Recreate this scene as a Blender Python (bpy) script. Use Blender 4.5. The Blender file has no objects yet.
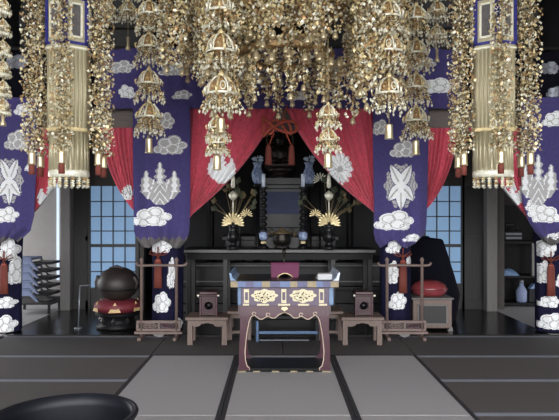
import bpy, math, random
import numpy as np
from mathutils import Vector, Matrix

PI = math.pi
random.seed(7)
COL = bpy.context.scene.collection
F, CX, HY, H = 620.0, 277.0, 214.0, 1.38      # focal length in px, vanishing point, camera height


def P(px, py, Z):
    """a pixel of the photograph at depth Z -> a world point"""
    return Vector(((px - CX) / F * Z, Z, H - (py - HY) / F * Z))


def wx(px, Z): return (px - CX) / F * Z
def wz(py, Z): return H - (py - HY) / F * Z


# ------------------------------------------------------------------ materials
M = {}


def lin(c):
    return tuple((v / 12.92 if v <= .04045 else ((v + .055) / 1.055) ** 2.4) for v in (x / 255 for x in c)) + (1,)


def mat(name, rgb, rough=.6, metal=0., noise=0., scale=20., stretch=(1, 1, 1), coat=0., bump=0., sheen=0., rgb2=None, spec=None):
    m = bpy.data.materials.new(name)
    m.use_nodes = True
    nt = m.node_tree
    b = nt.nodes['Principled BSDF']
    c = lin(rgb)
    b.inputs['Roughness'].default_value = rough
    b.inputs['Metallic'].default_value = metal
    b.inputs['Coat Weight'].default_value = coat
    b.inputs['Sheen Weight'].default_value = sheen
    if spec is not None:
        b.inputs['Specular IOR Level'].default_value = spec
    tc = nt.nodes.new('ShaderNodeTexCoord')
    mp = nt.nodes.new('ShaderNodeMapping')
    mp.inputs['Scale'].default_value = stretch
    nz = nt.nodes.new('ShaderNodeTexNoise')
    nz.inputs['Scale'].default_value = scale
    nz.inputs['Detail'].default_value = 4
    nt.links.new(tc.outputs['Object'], mp.inputs[0])
    nt.links.new(mp.outputs[0], nz.inputs[0])
    rp = nt.nodes.new('ShaderNodeValToRGB')
    d = max(noise, .02)
    c2 = lin(rgb2) if rgb2 else tuple(min(1, v * (1 + d)) for v in c[:3]) + (1,)
    rp.color_ramp.elements[0].color = c if rgb2 else tuple(v * (1 - d) for v in c[:3]) + (1,)
    rp.color_ramp.elements[1].color = c2
    rp.color_ramp.elements[0].position = .3
    rp.color_ramp.elements[1].position = .7
    nt.links.new(nz.outputs[0], rp.inputs[0])
    nt.links.new(rp.outputs[0], b.inputs['Base Color'])
    if bump:
        bp = nt.nodes.new('ShaderNodeBump')
        bp.inputs['Strength'].default_value = bump
        bp.inputs['Distance'].default_value = .01
        nt.links.new(nz.outputs[0], bp.inputs['Height'])
        nt.links.new(bp.outputs[0], b.inputs['Normal'])
    M[name] = m
    return m


def emit(name, rgb, strength, scale=3.):
    m = mat(name, rgb, .8)
    b = m.node_tree.nodes['Principled BSDF']
    b.inputs['Emission Color'].default_value = lin(rgb)
    b.inputs['Emission Strength'].default_value = strength
    return m


mat('gold', (230, 211, 162), .42, .34, .25, 30)
mat('gold_pale', (252, 245, 222), .42, .34, .15, 30)
mat('gold_deep', (188, 152, 106), .45, .34, .3, 30)
mat('gold_brocade', (186, 177, 148), .5, .45, .15, 60, (40, 40, .6))
mat('gold_dim', (124, 109, 80), .45, .34, .3, 30)
mat('bell_bronze', (222, 206, 170), .34, .75, .15, 10)
mat('blue_enamel', (44, 46, 128), .5, 0, .1, 40)
mat('purple_cloth', (67, 59, 114), .85, 0, .14, 40, sheen=.15, bump=.15)
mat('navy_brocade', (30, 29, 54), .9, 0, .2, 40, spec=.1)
mat('crimson_cloth', (202, 76, 96), .8, 0, .14, 25, sheen=.2, bump=.2)
mat('white_embroidery', (244, 246, 248), .6, 0, .1, 90, bump=.4)
mat('silver_embroidery', (180, 178, 178), .6, 0, .2, 90, bump=.4)
mat('dark_lining', (96, 92, 92), .8, 0, .2, 40)
mat('tassel_red', (112, 52, 42), .8, 0, .2, 80, (10, 10, 1))
mat('cord_orange', (172, 76, 58), .7, 0, .15, 60)
mat('red_lacquer', (70, 38, 48), .28, 0, .1, 12, coat=.4)
mat('dark_red_lacquer', (62, 30, 36), .3, 0, .1, 12, coat=.4)
mat('black_lacquer', (17, 17, 19), .34, 0, .1, 8, spec=.3)
mat('black_wood', (20, 20, 22), .5, 0, .2, 10, spec=.2)
mat('stand_wood', (116, 98, 92), .55, 0, .2, 14, (1, 1, 8))
mat('stool_wood', (112, 94, 86), .5, 0, .2, 14, (8, 1, 1))
mat('grey_wood', (112, 110, 108), .55, 0, .15, 10, (8, 8, .6))
mat('lintel_wood', (100, 88, 84), .6, 0, .15, 8, (.6, 8, 8))
mat('dark_wood', (40, 38, 38), .5, 0, .2, 10, (8, 8, .6))
mat('beam_wood', (30, 27, 26), .6, 0, .2, 10, (.6, 8, 8))
mat('board_floor', (27, 26, 27), .22, 0, .18, 4, (8, .6, 1))
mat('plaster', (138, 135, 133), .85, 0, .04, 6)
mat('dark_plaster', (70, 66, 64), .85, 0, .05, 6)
mat('tatami_light', (165, 163, 164), .75, 0, .05, 60, (1, 14, 1), bump=.1)  # lighter tone stands in for weave sheen on the centre mats
mat('tatami_low_sheen', (88, 83, 82), .75, 0, .07, 60, (14, 1, 1), bump=.1)  # crosswise weave catches less sheen, painted here as a darker tone
mat('tatami_shaded', (76, 73, 73), .75, 0, .07, 60, (14, 1, 1), bump=.1)  # shade over the altar-edge row put into the mat colour
mat('border_low_sheen', (40, 39, 43), .8, 0, .1, 80)  # same border cloth without sheen, painted near black
mat('border_sheen', (128, 132, 142), .7, 0, .08, 80)  # same border cloth with its sheen painted in as grey
mat('iron_black', (24, 26, 34), .5, .3, .15, 10)
mat('drum_wood', (44, 37, 35), .5, 0, .2, 6, (1, 1, 4))
mat('cushion_red', (112, 38, 48), .6, 0, .15, 12)
mat('cushion_gold', (200, 170, 120), .6, 0, .15, 60)
mat('cushion_leather', (134, 58, 62), .26, 0, .1, 8, coat=.6)
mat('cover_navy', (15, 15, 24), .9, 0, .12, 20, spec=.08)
mat('magenta_cloth', (98, 36, 70), .7, 0, .1, 20)
mat('paper', (196, 198, 200), .7, 0, .03, 20)
mat('panel_purple', (82, 66, 88), .4, 0, .12, 20, coat=.2)
mat('lavender', (104, 102, 140), .4, 0, .12, 20, coat=.2)
mat('pale_blue', (112, 138, 172), .35, 0, .08, 20, coat=.2)
mat('reflection_blue', (110, 135, 170), .25, .6, .08, 10)  # bluish daylight reflection as a solid colour
mat('chair_blue', (124, 136, 168), .6, 0, .08, 30)
mat('chair_frame', (34, 34, 38), .4, .4, .1, 20)
mat('porcelain', (206, 218, 236), .3, 0, .08, 40, coat=.4)
mat('porcelain_blue', (58, 84, 140), .4, 0, .4, 22, coat=.2, rgb2=(180, 196, 222))
mat('panel_slate', (54, 62, 92), .5, 0, .15, 6, (1, 1, 6), spec=.2)
mat('band_lavender', (84, 82, 116), .4, 0, .12, 20)
mat('band_blue', (92, 108, 146), .4, 0, .12, 20)
mat('band_gold', (140, 126, 100), .5, .2, .15, 40)
mat('plate_gold', (200, 190, 160), .5, .2, .15, 40)
mat('outline_gold', (196, 176, 158), .5, .2, .1, 40)
mat('lattice_wood', (66, 72, 82), .6, 0, .1, 20)
mat('bronze', (44, 40, 36), .38, .7, .2, 10)
mat('buddha_dark', (52, 46, 42), .38, .5, .2, 20)
mat('flower_green', (70, 76, 58), .6, 0, .3, 30)
mat('grey_metal', (120, 124, 132), .4, .6, .1, 20)
mat('earth', (120, 118, 112), .9, 0, .1, 3)
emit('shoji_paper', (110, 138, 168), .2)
emit('day_gap', (190, 205, 225), .22)


# ------------------------------------------------------------------ mesh builder
class MB:
    def __init__(s):
        s.v, s.f, s.m, s.s = [], [], [], []

    def add(s, vs, fs, mi=0, smooth=False):
        o = len(s.v)
        s.v += [tuple(v) for v in vs]
        for f in fs:
            s.f.append(tuple(i + o for i in f))
            s.m.append(mi)
            s.s.append(smooth)

    def box(s, x0, x1, y0, y1, z0, z1, mi=0, bev=0.):
        if bev <= 0:
            vs = [(x, y, z) for z in (z0, z1) for y in (y0, y1) for x in (x0, x1)]
            s.add(vs, [(0, 2, 3, 1), (4, 5, 7, 6), (0, 1, 5, 4), (2, 6, 7, 3), (0, 4, 6, 2), (1, 3, 7, 5)], mi)
            return
        b = min(bev, (x1 - x0) / 2.2, (y1 - y0) / 2.2, (z1 - z0) / 2.2)
        def ring(d, z):
            return [(x0 + d, y0 + b, z), (x0 + b, y0 + d, z), (x1 - b, y0 + d, z), (x1 - d, y0 + b, z),
                    (x1 - d, y1 - b, z), (x1 - b, y1 - d, z), (x0 + b, y1 - d, z), (x0 + d, y1 - b, z)]
        vs = ring(b * .7, z0) + ring(0, z0 + b) + ring(0, z1 - b) + ring(b * .7, z1)
        fs = [tuple(range(7, -1, -1)), tuple(range(24, 32))]
        for k in range(3):
            for i in range(8):
                j = (i + 1) % 8
                fs.append((k * 8 + i, k * 8 + j, k * 8 + 8 + j, k * 8 + 8 + i))
        s.add(vs, fs, mi)

    def lathe(s, prof, c=(0, 0, 0), n=16, mi=0, smooth=True, sx=1., sy=1., rot=0., closed=True):
        vs, fs = [], []
        for r, z in prof:
            for i in range(n):
                a = 2 * PI * i / n + rot
                vs.append((c[0] + r * sx * math.cos(a), c[1] + r * sy * math.sin(a), c[2] + z))
        for k in range(len(prof) - 1):
            for i in range(n):
                j = (i + 1) % n
                fs.append((k * n + i, k * n + j, k * n + n + j, k * n + n + i))
        if closed:
            fs.append(tuple(range(n - 1, -1, -1)))
            fs.append(tuple(range((len(prof) - 1) * n, len(prof) * n)))
        s.add(vs, fs, mi, smooth)

    def tube(s, pts, r, n=8, mi=0, closed=False, smooth=True):
        pts = [Vector(p) for p in pts]
        N = len(pts)
        rs = r if isinstance(r, (list, tuple)) else [r] * N
        vs, fs = [], []
        up = None
        for i, p in enumerate(pts):
            if closed:
                t = pts[(i + 1) % N] - pts[i - 1]
            else:
                t = pts[min(i + 1, N - 1)] - pts[max(i - 1, 0)]
            t.normalize()
            if up is None:
                up = Vector((0, 0, 1)) if abs(t.z) < .9 else Vector((1, 0, 0))
            a = t.cross(up)
            if a.length < 1e-5:
                a = t.cross(Vector((.3, .9, .2)))
            a.normalize()
            b = a.cross(t).normalized()
            up = b
            for k in range(n):
                w = 2 * PI * k / n
                vs.append(p + (a * math.cos(w) + b * math.sin(w)) * rs[i])
        for i in range(N if closed else N - 1):
            i2 = (i + 1) % N
            for k in range(n):
                k2 = (k + 1) % n
                fs.append((i * n + k, i * n + k2, i2 * n + k2, i2 * n + k))
        if not closed:
            fs.append(tuple(range(n - 1, -1, -1)))
            fs.append(tuple(range((N - 1) * n, N * n)))
        s.add(vs, fs, mi, smooth)

    def prism(s, poly, y0, y1, mi=0):
        """an outline in x,z extruded from y0 to y1"""
        n = len(poly)
        vs = [(x, y0, z) for x, z in poly] + [(x, y1, z) for x, z in poly]
        fs = [tuple(range(n)), tuple(range(2 * n - 1, n - 1, -1))]
        for i in range(n):
            j = (i + 1) % n
            fs.append((i, n + i, n + j, j))
        s.add(vs, fs, mi)

    def octa(s, c, rx, ry=None, rz=None, mi=0, R=None, smooth=False):
        ry = rx if ry is None else ry
        rz = rx if rz is None else rz
        vs = [Vector(v) for v in ((rx, 0, 0), (-rx, 0, 0), (0, ry, 0), (0, -ry, 0), (0, 0, rz), (0, 0, -rz))]
        if R is not None:
            vs = [R @ v for v in vs]
        c = Vector(c)
        s.add([v + c for v in vs], [(0, 2, 4), (2, 1, 4), (1, 3, 4), (3, 0, 4), (2, 0, 5), (1, 2, 5), (3, 1, 5), (0, 3, 5)], mi, smooth)

    def ball(s, c, r, mi=0, n=10, sx=1, sy=1, sz=1):
        prof = [(r * math.sin(PI * k / 8) + 1e-4, -r * sz * math.cos(PI * k / 8)) for k in range(9)]
        s.lathe(prof, c, n, mi, True, sx, sy)

    def grid(s, fn, nu, nv, paint=None, mi=0, smooth=True, flip=False):
        us, vs_ = np.linspace(0, 1, nu + 1), np.linspace(0, 1, nv + 1)
        pts = [fn(u, v) for v in vs_ for u in us]
        fs, ms = [], []
        o = len(s.v)
        s.v += [tuple(p) for p in pts]
        for j in range(nv):
            for i in range(nu):
                a = j * (nu + 1) + i
                q = (a, a + nu + 1, a + nu + 2, a + 1)
                if flip:
                    q = q[::-1]
                s.f.append(tuple(k + o for k in q))
                if paint:
                    pa, pb = pts[q[0]], pts[q[2]]
                    s.m.append(paint(*[(pa[k] + pb[k]) / 2 for k in range(3)]))
                else:
                    s.m.append(mi)
                s.s.append(smooth)

    def build(s, name, mats, parent=None, loc=None):
        if isinstance(mats, str):
            mats = [mats]
        me = bpy.data.meshes.new(name)
        v = s.v
        if loc is not None:
            v = [(a - loc[0], b - loc[1], c - loc[2]) for a, b, c in v]
        me.from_pydata(v, [], s.f)
        for k in mats:
            me.materials.append(M[k])
        me.polygons.foreach_set('material_index', s.m)
        me.polygons.foreach_set('use_smooth', s.s)
        me.update()
        o = bpy.data.objects.new(name, me)
        COL.objects.link(o)
        if loc is not None and parent is None:
            o.location = loc
        if parent is not None:
            o.parent = parent
        return o


def tag(o, label, cat, group=None, kind=None):
    if label: o['label'] = label
    if cat: o['category'] = cat
    if group: o['group'] = group
    if kind: o['kind'] = kind
    return o


def thing(name, label, cat, loc=(0, 0, 0), rz=0, group=None):
    o = bpy.data.objects.new(name, None)
    o.empty_display_size = .1
    COL.objects.link(o)
    o.location = loc
    o.rotation_euler = (0, 0, rz)
    return tag(o, label, cat, group)


def struct(mb, name, mats):
    return tag(mb.build(name, mats), None, None, kind='structure')


def part_copy(o, parent, loc=None, rz=None, sc=None):
    c = o.copy()
    COL.objects.link(c)
    c.parent = parent
    if loc is not None: c.location = loc
    if rz is not None: c.rotation_euler = (0, 0, rz)
    if sc is not None: c.scale = sc
    for ch in [k for k in o.children]:
        d = ch.copy()
        COL.objects.link(d)
        d.parent = c
    return c


def dup(root, loc, label=None, rz=0):
    r = root.copy()
    COL.objects.link(r)
    r.location = loc
    r.rotation_euler = (0, 0, rz)
    if label: r['label'] = label
    for ch in list(root.children):
        part_copy(ch, r)
    return r


# ------------------------------------------------------------------ camera, world
cam = bpy.data.cameras.new('camera')
co = bpy.data.objects.new('camera', cam)
COL.objects.link(co)
co.location = (0, 0, H)
co.rotation_euler = (PI / 2, 0, 0)
cam.sensor_width = 36
cam.lens = F / 559 * 36
cam.shift_x = (559 / 2 - CX) / 559
cam.shift_y = (HY - 210) / 559
cam.clip_start = .05
sc = bpy.context.scene
sc.camera = co
sc.view_settings.view_transform = 'Standard'
sc.view_settings.look = 'None'
sc.view_settings.gamma = 1
sc.view_settings.exposure = 2.0
sc.view_settings.use_curve_mapping = False
sc.cycles.max_bounces = 6
sc.cycles.diffuse_bounces = 4
sc.cycles.use_denoising = True

w = bpy.data.worlds.new('daylight')
sc.world = w
w.use_nodes = True
nt = w.node_tree
bg = nt.nodes['Background']
bg.inputs[0].default_value = (.97, .98, 1.0, 1)
bg.inputs[1].default_value = 2.0

XL_ = -5.85
for nm, loc, rot, sx, sy in (('front_daylight', (0, -2.4, 2.0), (PI / 2, 0, 0), 11.4, 5.2), ('side_daylight', (XL_, 8.4, 1.1), (PI / 2, 0, -PI / 2), 2.2, 2.2), ('side_daylight', (-XL_, 8.15, .46), (PI / 2, 0, PI / 2), 1.7, .9)):
    l = bpy.data.lights.new(nm, 'AREA')
    l.shape = 'RECTANGLE'
    l.size, l.size_y = sx, sy
    l.cycles.is_portal = True
    lo = bpy.data.objects.new(nm, l)
    lo.location = loc
    lo.rotation_euler = rot
    COL.objects.link(lo)

# ------------------------------------------------------------------ room shell
XL, XR, YF, YB, ZC = -5.8, 5.8, -2.4, 11.2, 4.7
b = MB(); b.box(XL, XR, YF, YB, -.2, -.055)
b.box(-3.13, 3.13, 7.0, YB, -.055, 0)
struct(b, 'floor', 'board_floor')
b = MB(); b.box(XL, -3.13, 7.0, 9.7, -.055, .0); b.box(3.13, XR, 7.0, 9.7, -.055, .0)
struct(b, 'trim_1', 'tatami_light')
b = MB(); b.box(XL, XR, YF, YB, ZC, ZC + .1)
for i in range(12):
    x = XL + .5 + i * .97
    b.box(x - .04, x + .04, YF, YB, ZC - .08, ZC, 0)
struct(b, 'ceiling', 'beam_wood')
b = MB(); b.box(XL - .1, XL, YF, 7.3, -.2, ZC); b.box(XL - .1, XL, 9.5, YB, -.2, ZC); b.box(XL - .1, XL, 7.3, 9.5, 2.2, ZC); b.box(XL - .1, XL, 7.3, 9.5, -.2, .02); struct(b, 'wall_left', 'plaster')
b = MB(); b.box(XR, XR + .1, YF, 7.3, -.2, ZC); b.box(XR, XR + .1, 9.0, YB, -.2, ZC); b.box(XR, XR + .1, 7.3, 9.0, .9, ZC); b.box(XR, XR + .1, 7.3, 9.0, -.2, .02); struct(b, 'wall_right', 'plaster')  # low opening added to bring daylight onto the store-room floor
b = MB(); b.box(XL, XR, YB, YB + .1, -.2, ZC); struct(b, 'wall_back', 'black_wood')
b = MB(); b.box(-40, 40, -40, YF, -.75, -.6); tag(b.build('ground', 'earth'), None, None, kind='structure')
# transom above the lintel
b = MB(); b.box(XL, XR, 7.36, 7.44, 2.9, ZC); struct(b, 'wall_transom', 'beam_wood')
b = MB(); b.box(XL, XR, 7.28, 7.46, wz(130, 7.28), wz(107, 7.28), bev=.01); struct(b, 'trim_2', 'lintel_wood')
b = MB(); b.box(XL, XR, 7.3, 7.46, wz(28, 7.3), wz(10, 7.3), bev=.01); struct(b, 'trim_3', 'beam_wood')
# sill along the tatami edge
b = MB(); b.box(-3.05, 3.2, 6.985, 7.03, -.055, .012, bev=.004); struct(b, 'trim_4', 'dark_wood')

# inner wall behind the altar with openings, corner posts
Zw = 9.0
b = MB()
xa, xb_ = wx(88, Zw), wx(137, Zw)
b.box(-3.05, wx(140, Zw), Zw, Zw + .1, wz(186, Zw), ZC)
b.box(wx(140, Zw), wx(140, Zw) + .06, Zw - .02, Zw + .1, 0, ZC)
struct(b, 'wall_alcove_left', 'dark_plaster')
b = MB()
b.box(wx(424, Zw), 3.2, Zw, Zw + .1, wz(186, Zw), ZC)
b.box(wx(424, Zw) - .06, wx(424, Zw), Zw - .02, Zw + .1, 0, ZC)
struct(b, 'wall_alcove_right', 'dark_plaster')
for n, (p0, p1, zz) in enumerate(((60, 70, 8.85), (487, 497.5, 8.75))):
    b = MB(); b.box(wx(p0, zz), wx(p1, zz), zz, zz + .16, 0, ZC, bev=.008); struct(b, 'trim_%d' % (5 + n), 'grey_wood')
for n, (p0, p1) in enumerate(((70, 88), (462, 487))):
    d = MB(); d.box(wx(p0, Zw), wx(p1, Zw), Zw + .02, Zw + .06, 0, 2.1)
    dd = struct(d, 'door_%d' % (1 + n), 'dark_wood')
    f = MB()
    for q in (p0 + .6, p1 - 2.6):
        f.box(wx(q, Zw), wx(q + 2, Zw), Zw, Zw + .02, 0, 2.1)
    f.box(wx(p0, Zw), wx(p1, Zw), Zw, Zw + .02, 0, .12)
    f.box(wx(p0, Zw), wx(p1, Zw), Zw, Zw + .02, 1.0, 1.06)
    f.build('door_frame', 'dark_wood', dd)
    k = MB(); qx = wx(p0 + 3 if n == 0 else p1 - 2, Zw)
    k.ball((qx, Zw - .012, wz(221, Zw)), .018, 0, 8, sy=.5)
    k.build('finger_pull', 'grey_metal', dd)
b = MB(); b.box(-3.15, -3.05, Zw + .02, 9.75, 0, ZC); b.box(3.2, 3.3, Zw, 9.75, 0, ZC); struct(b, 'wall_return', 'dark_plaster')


def shoji(idx, x0, x1, cols, lower):
    Z = Zw + .03
    y0, y1 = 186, lower
    root = MB()
    root.box(wx(x0, Z) - .03, wx(x0, Z) + .02, Z - .03, Z + .02, 0, wz(y0, Z))
    root.box(wx(x1, Z) - .02, wx(x1, Z) + .03, Z - .03, Z + .02, 0, wz(y0, Z))
    root.box(wx(x0, Z), wx(x1, Z), Z - .028, Z + .02, wz(245.5, Z) - .022, wz(245.5, Z) + .022)
    root.box(wx(x0, Z), wx(x1, Z), Z - .028, Z + .02, wz(y1, Z) - .03, wz(y1, Z) + .01)
    r = struct(root, 'window_%d' % idx, 'dark_wood')
    p = MB(); p.box(wx(x0, Z), wx(x1, Z), Z + .004, Z + .012, wz(y1, Z), wz(y0, Z)); p.build('paper_pane', 'shoji_paper', r)
    g = MB()
    for k in range(1, cols):
        x = wx(x0 + (x1 - x0) * k / cols, Z)
        g.box(x - .009, x + .009, Z - .014, Z + .003, wz(y1, Z), wz(y0, Z))
    for y in (201.5, 216.5, 231, 262, 271.5, 288):
        if y < y1:
            z = wz(y, Z); g.box(wx(x0, Z), wx(x1, Z), Z - .014, Z + .003, z - .008, z + .008)
    g.build('lattice', 'lattice_wood', r)
    k = MB(); k.box(wx(x0, Z), wx(x1, Z), Z - .01, Z + .012, 0, wz(y1, Z)); k.build('kick_board', 'dark_wood', r)


shoji(1, 89.5, 137, 4, 289)
shoji(2, 424, 462, 3, 284)

# side rooms
b = MB(); b.box(XL, -3.15, 9.7, 9.78, 0, ZC); struct(b, 'wall_side_room', 'plaster')
b = MB(); b.box(XL, -3.15, 9.67, 9.7, 0, .1); struct(b, 'baseboard_left', 'beam_wood')
b = MB(); b.box(wx(57, 9.68), wx(59.4, 9.68), 9.66, 9.69, .35, 2.0)
g = struct(b, 'window_3', 'day_gap')
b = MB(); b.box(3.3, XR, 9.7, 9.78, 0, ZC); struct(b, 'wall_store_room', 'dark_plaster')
b = MB(); b.box(wx(484.3, 8.99), wx(486.6, 8.99), 8.972, 8.985, wz(228, 8.98), wz(212, 8.98)); struct(b, 'window_4', 'day_gap')

# ------------------------------------------------------------------ tatami mats


def mat_thing(x0, x1, y0, y1, m, bm, ends, label, z=0.):
    """a mat with its two cloth borders along x ('x') or along y ('y')"""
    g = .003
    t = thing('tatami_mat', label, 'tatami mat', ((x0 + x1) / 2, (y0 + y1) / 2, -.055), 0, 'tatami mats on the floor')
    cx, cy = (x0 + x1) / 2, (y0 + y1) / 2
    a, c = (x1 - x0) / 2 - g, (y1 - y0) / 2 - g
    bd = .031
    k = MB(); k.box(-a, a, -c, c, 0, .055, bev=.004); k.build('straw_body', m, t)
    for s in (-1, 1):
        k = MB()
        if ends == 'y':
            k.box(s * a - (bd if s > 0 else 0), s * a + (bd if s < 0 else 0), -c, c, .05, .0562)
        else:
            k.box(-a, a, s * c - (bd if s > 0 else 0), s * c + (bd if s < 0 else 0), .05, .0562)
        k.build('cloth_border', bm, t)


cols = [(-1.24, -.385), (-.385, .535), (.535, 1.36)]
cn = ['under the near left of the altar table', 'running forward from the front altar table', 'right of the altar table']
names_c = [('sheen-toned pale tatami mat in the middle row, directly left of the front offering table', 'sheen-toned pale tatami mat in left pale column, nearest the viewer'),
           ('sheen-toned pale tatami mat under and before the front legs of the offering table', 'sheen-toned pale tatami mat in the centre column, nearest the viewer'),
           ('sheen-toned pale tatami mat in the middle row, directly right of the front offering table', 'sheen-toned pale tatami mat in right pale column, nearest the viewer')]
for (x0, x1), nn in zip(cols, names_c):
    mat_thing(x0, x1, 4.25, 6.07, 'tatami_light', 'border_low_sheen', 'y', nn[0])
    mat_thing(x0, x1, 2.43, 4.25, 'tatami_light', 'border_low_sheen', 'y', nn[1])
rows = [(5.14, 6.01), (4.27, 5.14), (3.40, 4.27), (2.53, 3.40)]
ordn = ['first row from the altar', 'second row from the altar', 'third row from the altar', 'fourth row from the altar']
for (y0, y1), o_ in zip(rows, ordn):
    mat_thing(-3.06, -1.24, y0, y1, 'tatami_low_sheen', 'border_sheen', 'x', 'sheen-toned dark crosswise tatami mat left of the pale columns, ' + o_)
    mat_thing(1.36, 3.18, y0, y1, 'tatami_low_sheen', 'border_sheen', 'x', 'sheen-toned dark crosswise tatami mat right of the pale columns, ' + o_)
for (x0, x1, l) in ((-3.06, -1.24, 'shade-toned dark tatami mat at the altar edge before the left wooden rail stand'),
                    (-1.24, .06, 'shade-toned dark tatami mat at the altar edge before the left lantern stool'),
                    (.06, 1.36, 'shade-toned dark tatami mat at the altar edge before the right lantern stool'),
                    (1.36, 3.18, 'shade-toned dark tatami mat at the altar edge before the right wooden rail stand')):
    mat_thing(x0, x1, 6.04 if -1.3 < x0 < 1.3 else 6.01, 6.985, 'tatami_shaded', 'border_sheen' if abs(x0 + .6) > 1.2 and x0 != .06 else 'border_low_sheen', 'x', l)

# ------------------------------------------------------------------ crests and clouds (woven into the cloths)
LOBES = [(-.4, .2, .17), (-.16, -.1, .25), (.12, -.24, .24), (.38, -.02, .17), (.06, .14, .26), (-.2, .26, .17), (.26, .26, .15)]


def cloud(cx, cy, w, h, flip=1, silver=False):
    w, h = w * .84, h * .82
    def fn(px, py):
        x, y = (px - cx) / w * flip, (py - cy) / h
        best = -9
        for a, c, r in LOBES:
            d = math.hypot(x - a, (y - c) * .9)
            if d < r:
                q = d / r
                best = max(best, 2 if .66 < q < .78 else 1)
        best = max(best, 0)
        return (0, 2, 1)[best] if silver else best
    return (cx - w, cx + w, cy - h, cy + h, fn)


def kiri(cx, cy, w, h, bright=0):
    """paulownia crest: three flower spikes over three broad leaves"""
    def fn(px, py):
        x, y = (px - cx) / w, (py - cy) / h
        for sx_, top in ((-.36, -.3), (0, -.5), (.36, -.3)):
            yy = y - top
            if 0 < yy < .5:
                ww = .03 + .1 * min(1, yy / .25) * (1 + .45 * math.sin(yy * 42))
                if abs(x - sx_) < ww:
                    return 1 if bright or abs(x - sx_) < ww * .5 else 2
        if -.1 < y < .36 and abs(x) < .5 - max(0, y - .18) * .9 and abs(x) > .16:
            return 1 if (abs(math.sin(x * 16 + y * 6)) < .35 or bright) else 2
        if -.02 < y < .5 and abs(x) < .3 * math.sqrt(max(0, 1 - ((y - .15) / .36) ** 2)) + .02:
            return 1 if (abs(math.sin((abs(x) * 1.2 - y) * 18)) < .35 or bright) else 2
        return 0
    return (cx - w, cx + w, cy - h, cy + h, fn)


def peony(cx, cy, w, h, tilt=0.):
    """flower with five long petals in front of an oval of scalloped leaves"""
    def fn(px, py):
        x, y = (px - cx) / w, (py - cy) / h
        near = 9
        for a, L in ((-1.0, .52), (-2.14, .52), (.72, .46), (2.42, .46), (PI / 2, .5)):
            dx, dy = math.cos(a), math.sin(a)
            u, v = x * dx + y * dy, abs(-x * dy + y * dx)
            if 0 < u < L:
                ww = .115 * math.sin(PI * min(1, u / L) ** .8) + .012
                if v < ww:
                    return 1 if v > .02 or u < .1 else 2
                near = min(near, v - ww)
        if near < .022: return 0
        r = math.hypot(x / .47, y / .5)
        a = math.atan2(y, x)
        if r < .9 + .07 * math.cos(a * 10):
            if abs((r * 5 + .25 * math.cos(a * 10)) % 1 - .5) < .07: return 0
            return 2
        return 0
    return (cx - w, cx + w, cy - h, cy + h, fn)


def mum(cx, cy, w, h, tilt=0.):
    def fn(px, py):
        x, y = (px - cx) / w * 2, (py - cy) / h * 2
        r, a = math.hypot(x, y), math.atan2(y, x) + tilt
        k = abs(((a * 14 / (2 * PI)) % 1) - .5) * 2
        if r < .2: return 2
        if r < .98 - .22 * k ** 2: return 2 if (k > .86 and r < .8) else 1
        return 0
    return (cx - w, cx + w, cy - h, cy + h, fn)


def painter(Z, shapes, base=0, extra=None):
    def fn(x, y, z):
        px, py = CX + x / Z * F, HY + (H - z) / Z * F
        if extra:
            e = extra(px, py)
            if e is not None: return e
        for x0, x1, y0, y1, g in shapes:
            if x0 < px < x1 and y0 < py < y1:
                m = g(px, py)
                if m: return m
        return base
    return fn


def interp(tab, t):
    for (a, va), (c, vc) in zip(tab, tab[1:]):
        if t <= c:
            return va + (vc - va) * (t - a) / (c - a)
    return tab[-1][1]


CLOTH = ['purple_cloth', 'white_embroidery', 'silver_embroidery', 'dark_lining']
# valance across the bay
Zv = 7.12
sh = [cloud(121, 67, 30, 17, silver=True), cloud(127, 92, 20, 17, -1), cloud(172, 70, 30, 16, silver=True), cloud(182, 95, 22, 12, silver=True), cloud(437, 86, 40, 20), cloud(425, 62, 24, 14, -1, silver=True), cloud(16, 62, 28, 18),
      cloud(549, 68, 24, 16), cloud(556, 92, 22, 14), cloud(250, 78, 36, 18), cloud(330, 74, 36, 18), cloud(298, 96, 26, 12), cloud(62, 70, 30, 16), cloud(500, 74, 30, 16)]
b = MB()
b.grid(lambda u, v: (wx(98, Zv) + (wx(462, Zv) - wx(98, Zv)) * u, Zv + .012 * math.sin(u * 160) * v + .01 * math.sin(u * 47), wz(48, Zv) + (wz(108.5, Zv) - wz(48, Zv)) * v), 470, 84, painter(Zv, sh), flip=False)
o = b.build('valance', CLOTH)
md = o.modifiers.new('thick', 'SOLIDIFY'); md.thickness = .008
tag(o, 'long purple valance with silver clouds hanging from the beam above the altar', 'valance')
for p0, p1, lb, sg in ((-60, 97, 'side valance shade-painted dark navy with dim clouds above the stacked chairs', 0), (463, 620, 'side valance shade-painted dark navy with dim clouds above the store room', 1)):
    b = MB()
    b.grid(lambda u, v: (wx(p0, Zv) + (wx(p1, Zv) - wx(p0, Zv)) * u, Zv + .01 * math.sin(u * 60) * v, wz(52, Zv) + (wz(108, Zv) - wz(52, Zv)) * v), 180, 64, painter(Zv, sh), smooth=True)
    o = b.build('valance', ['cover_navy', 'grey_metal', 'dark_lining', 'dark_lining'])  # shade of the outer bays put into darker cloth and cloud colours
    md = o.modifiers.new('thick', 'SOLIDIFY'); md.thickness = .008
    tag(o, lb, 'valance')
b = MB(); b.tube([(-3.85, Zv + .02, wz(48, Zv)), (3.95, Zv + .02, wz(48, Zv))], .022, 8)
for x in (-3.2, -1.29, 1.4, 3.25):
    b.box(x - .02, x + .02, Zv + .02, 7.36, wz(48, Zv) - .02, wz(48, Zv) + .02)
tag(b.build('curtain_rod', 'beam_wood'), 'dark wooden rod carrying the purple valance above the altar', 'curtain rod')

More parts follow.
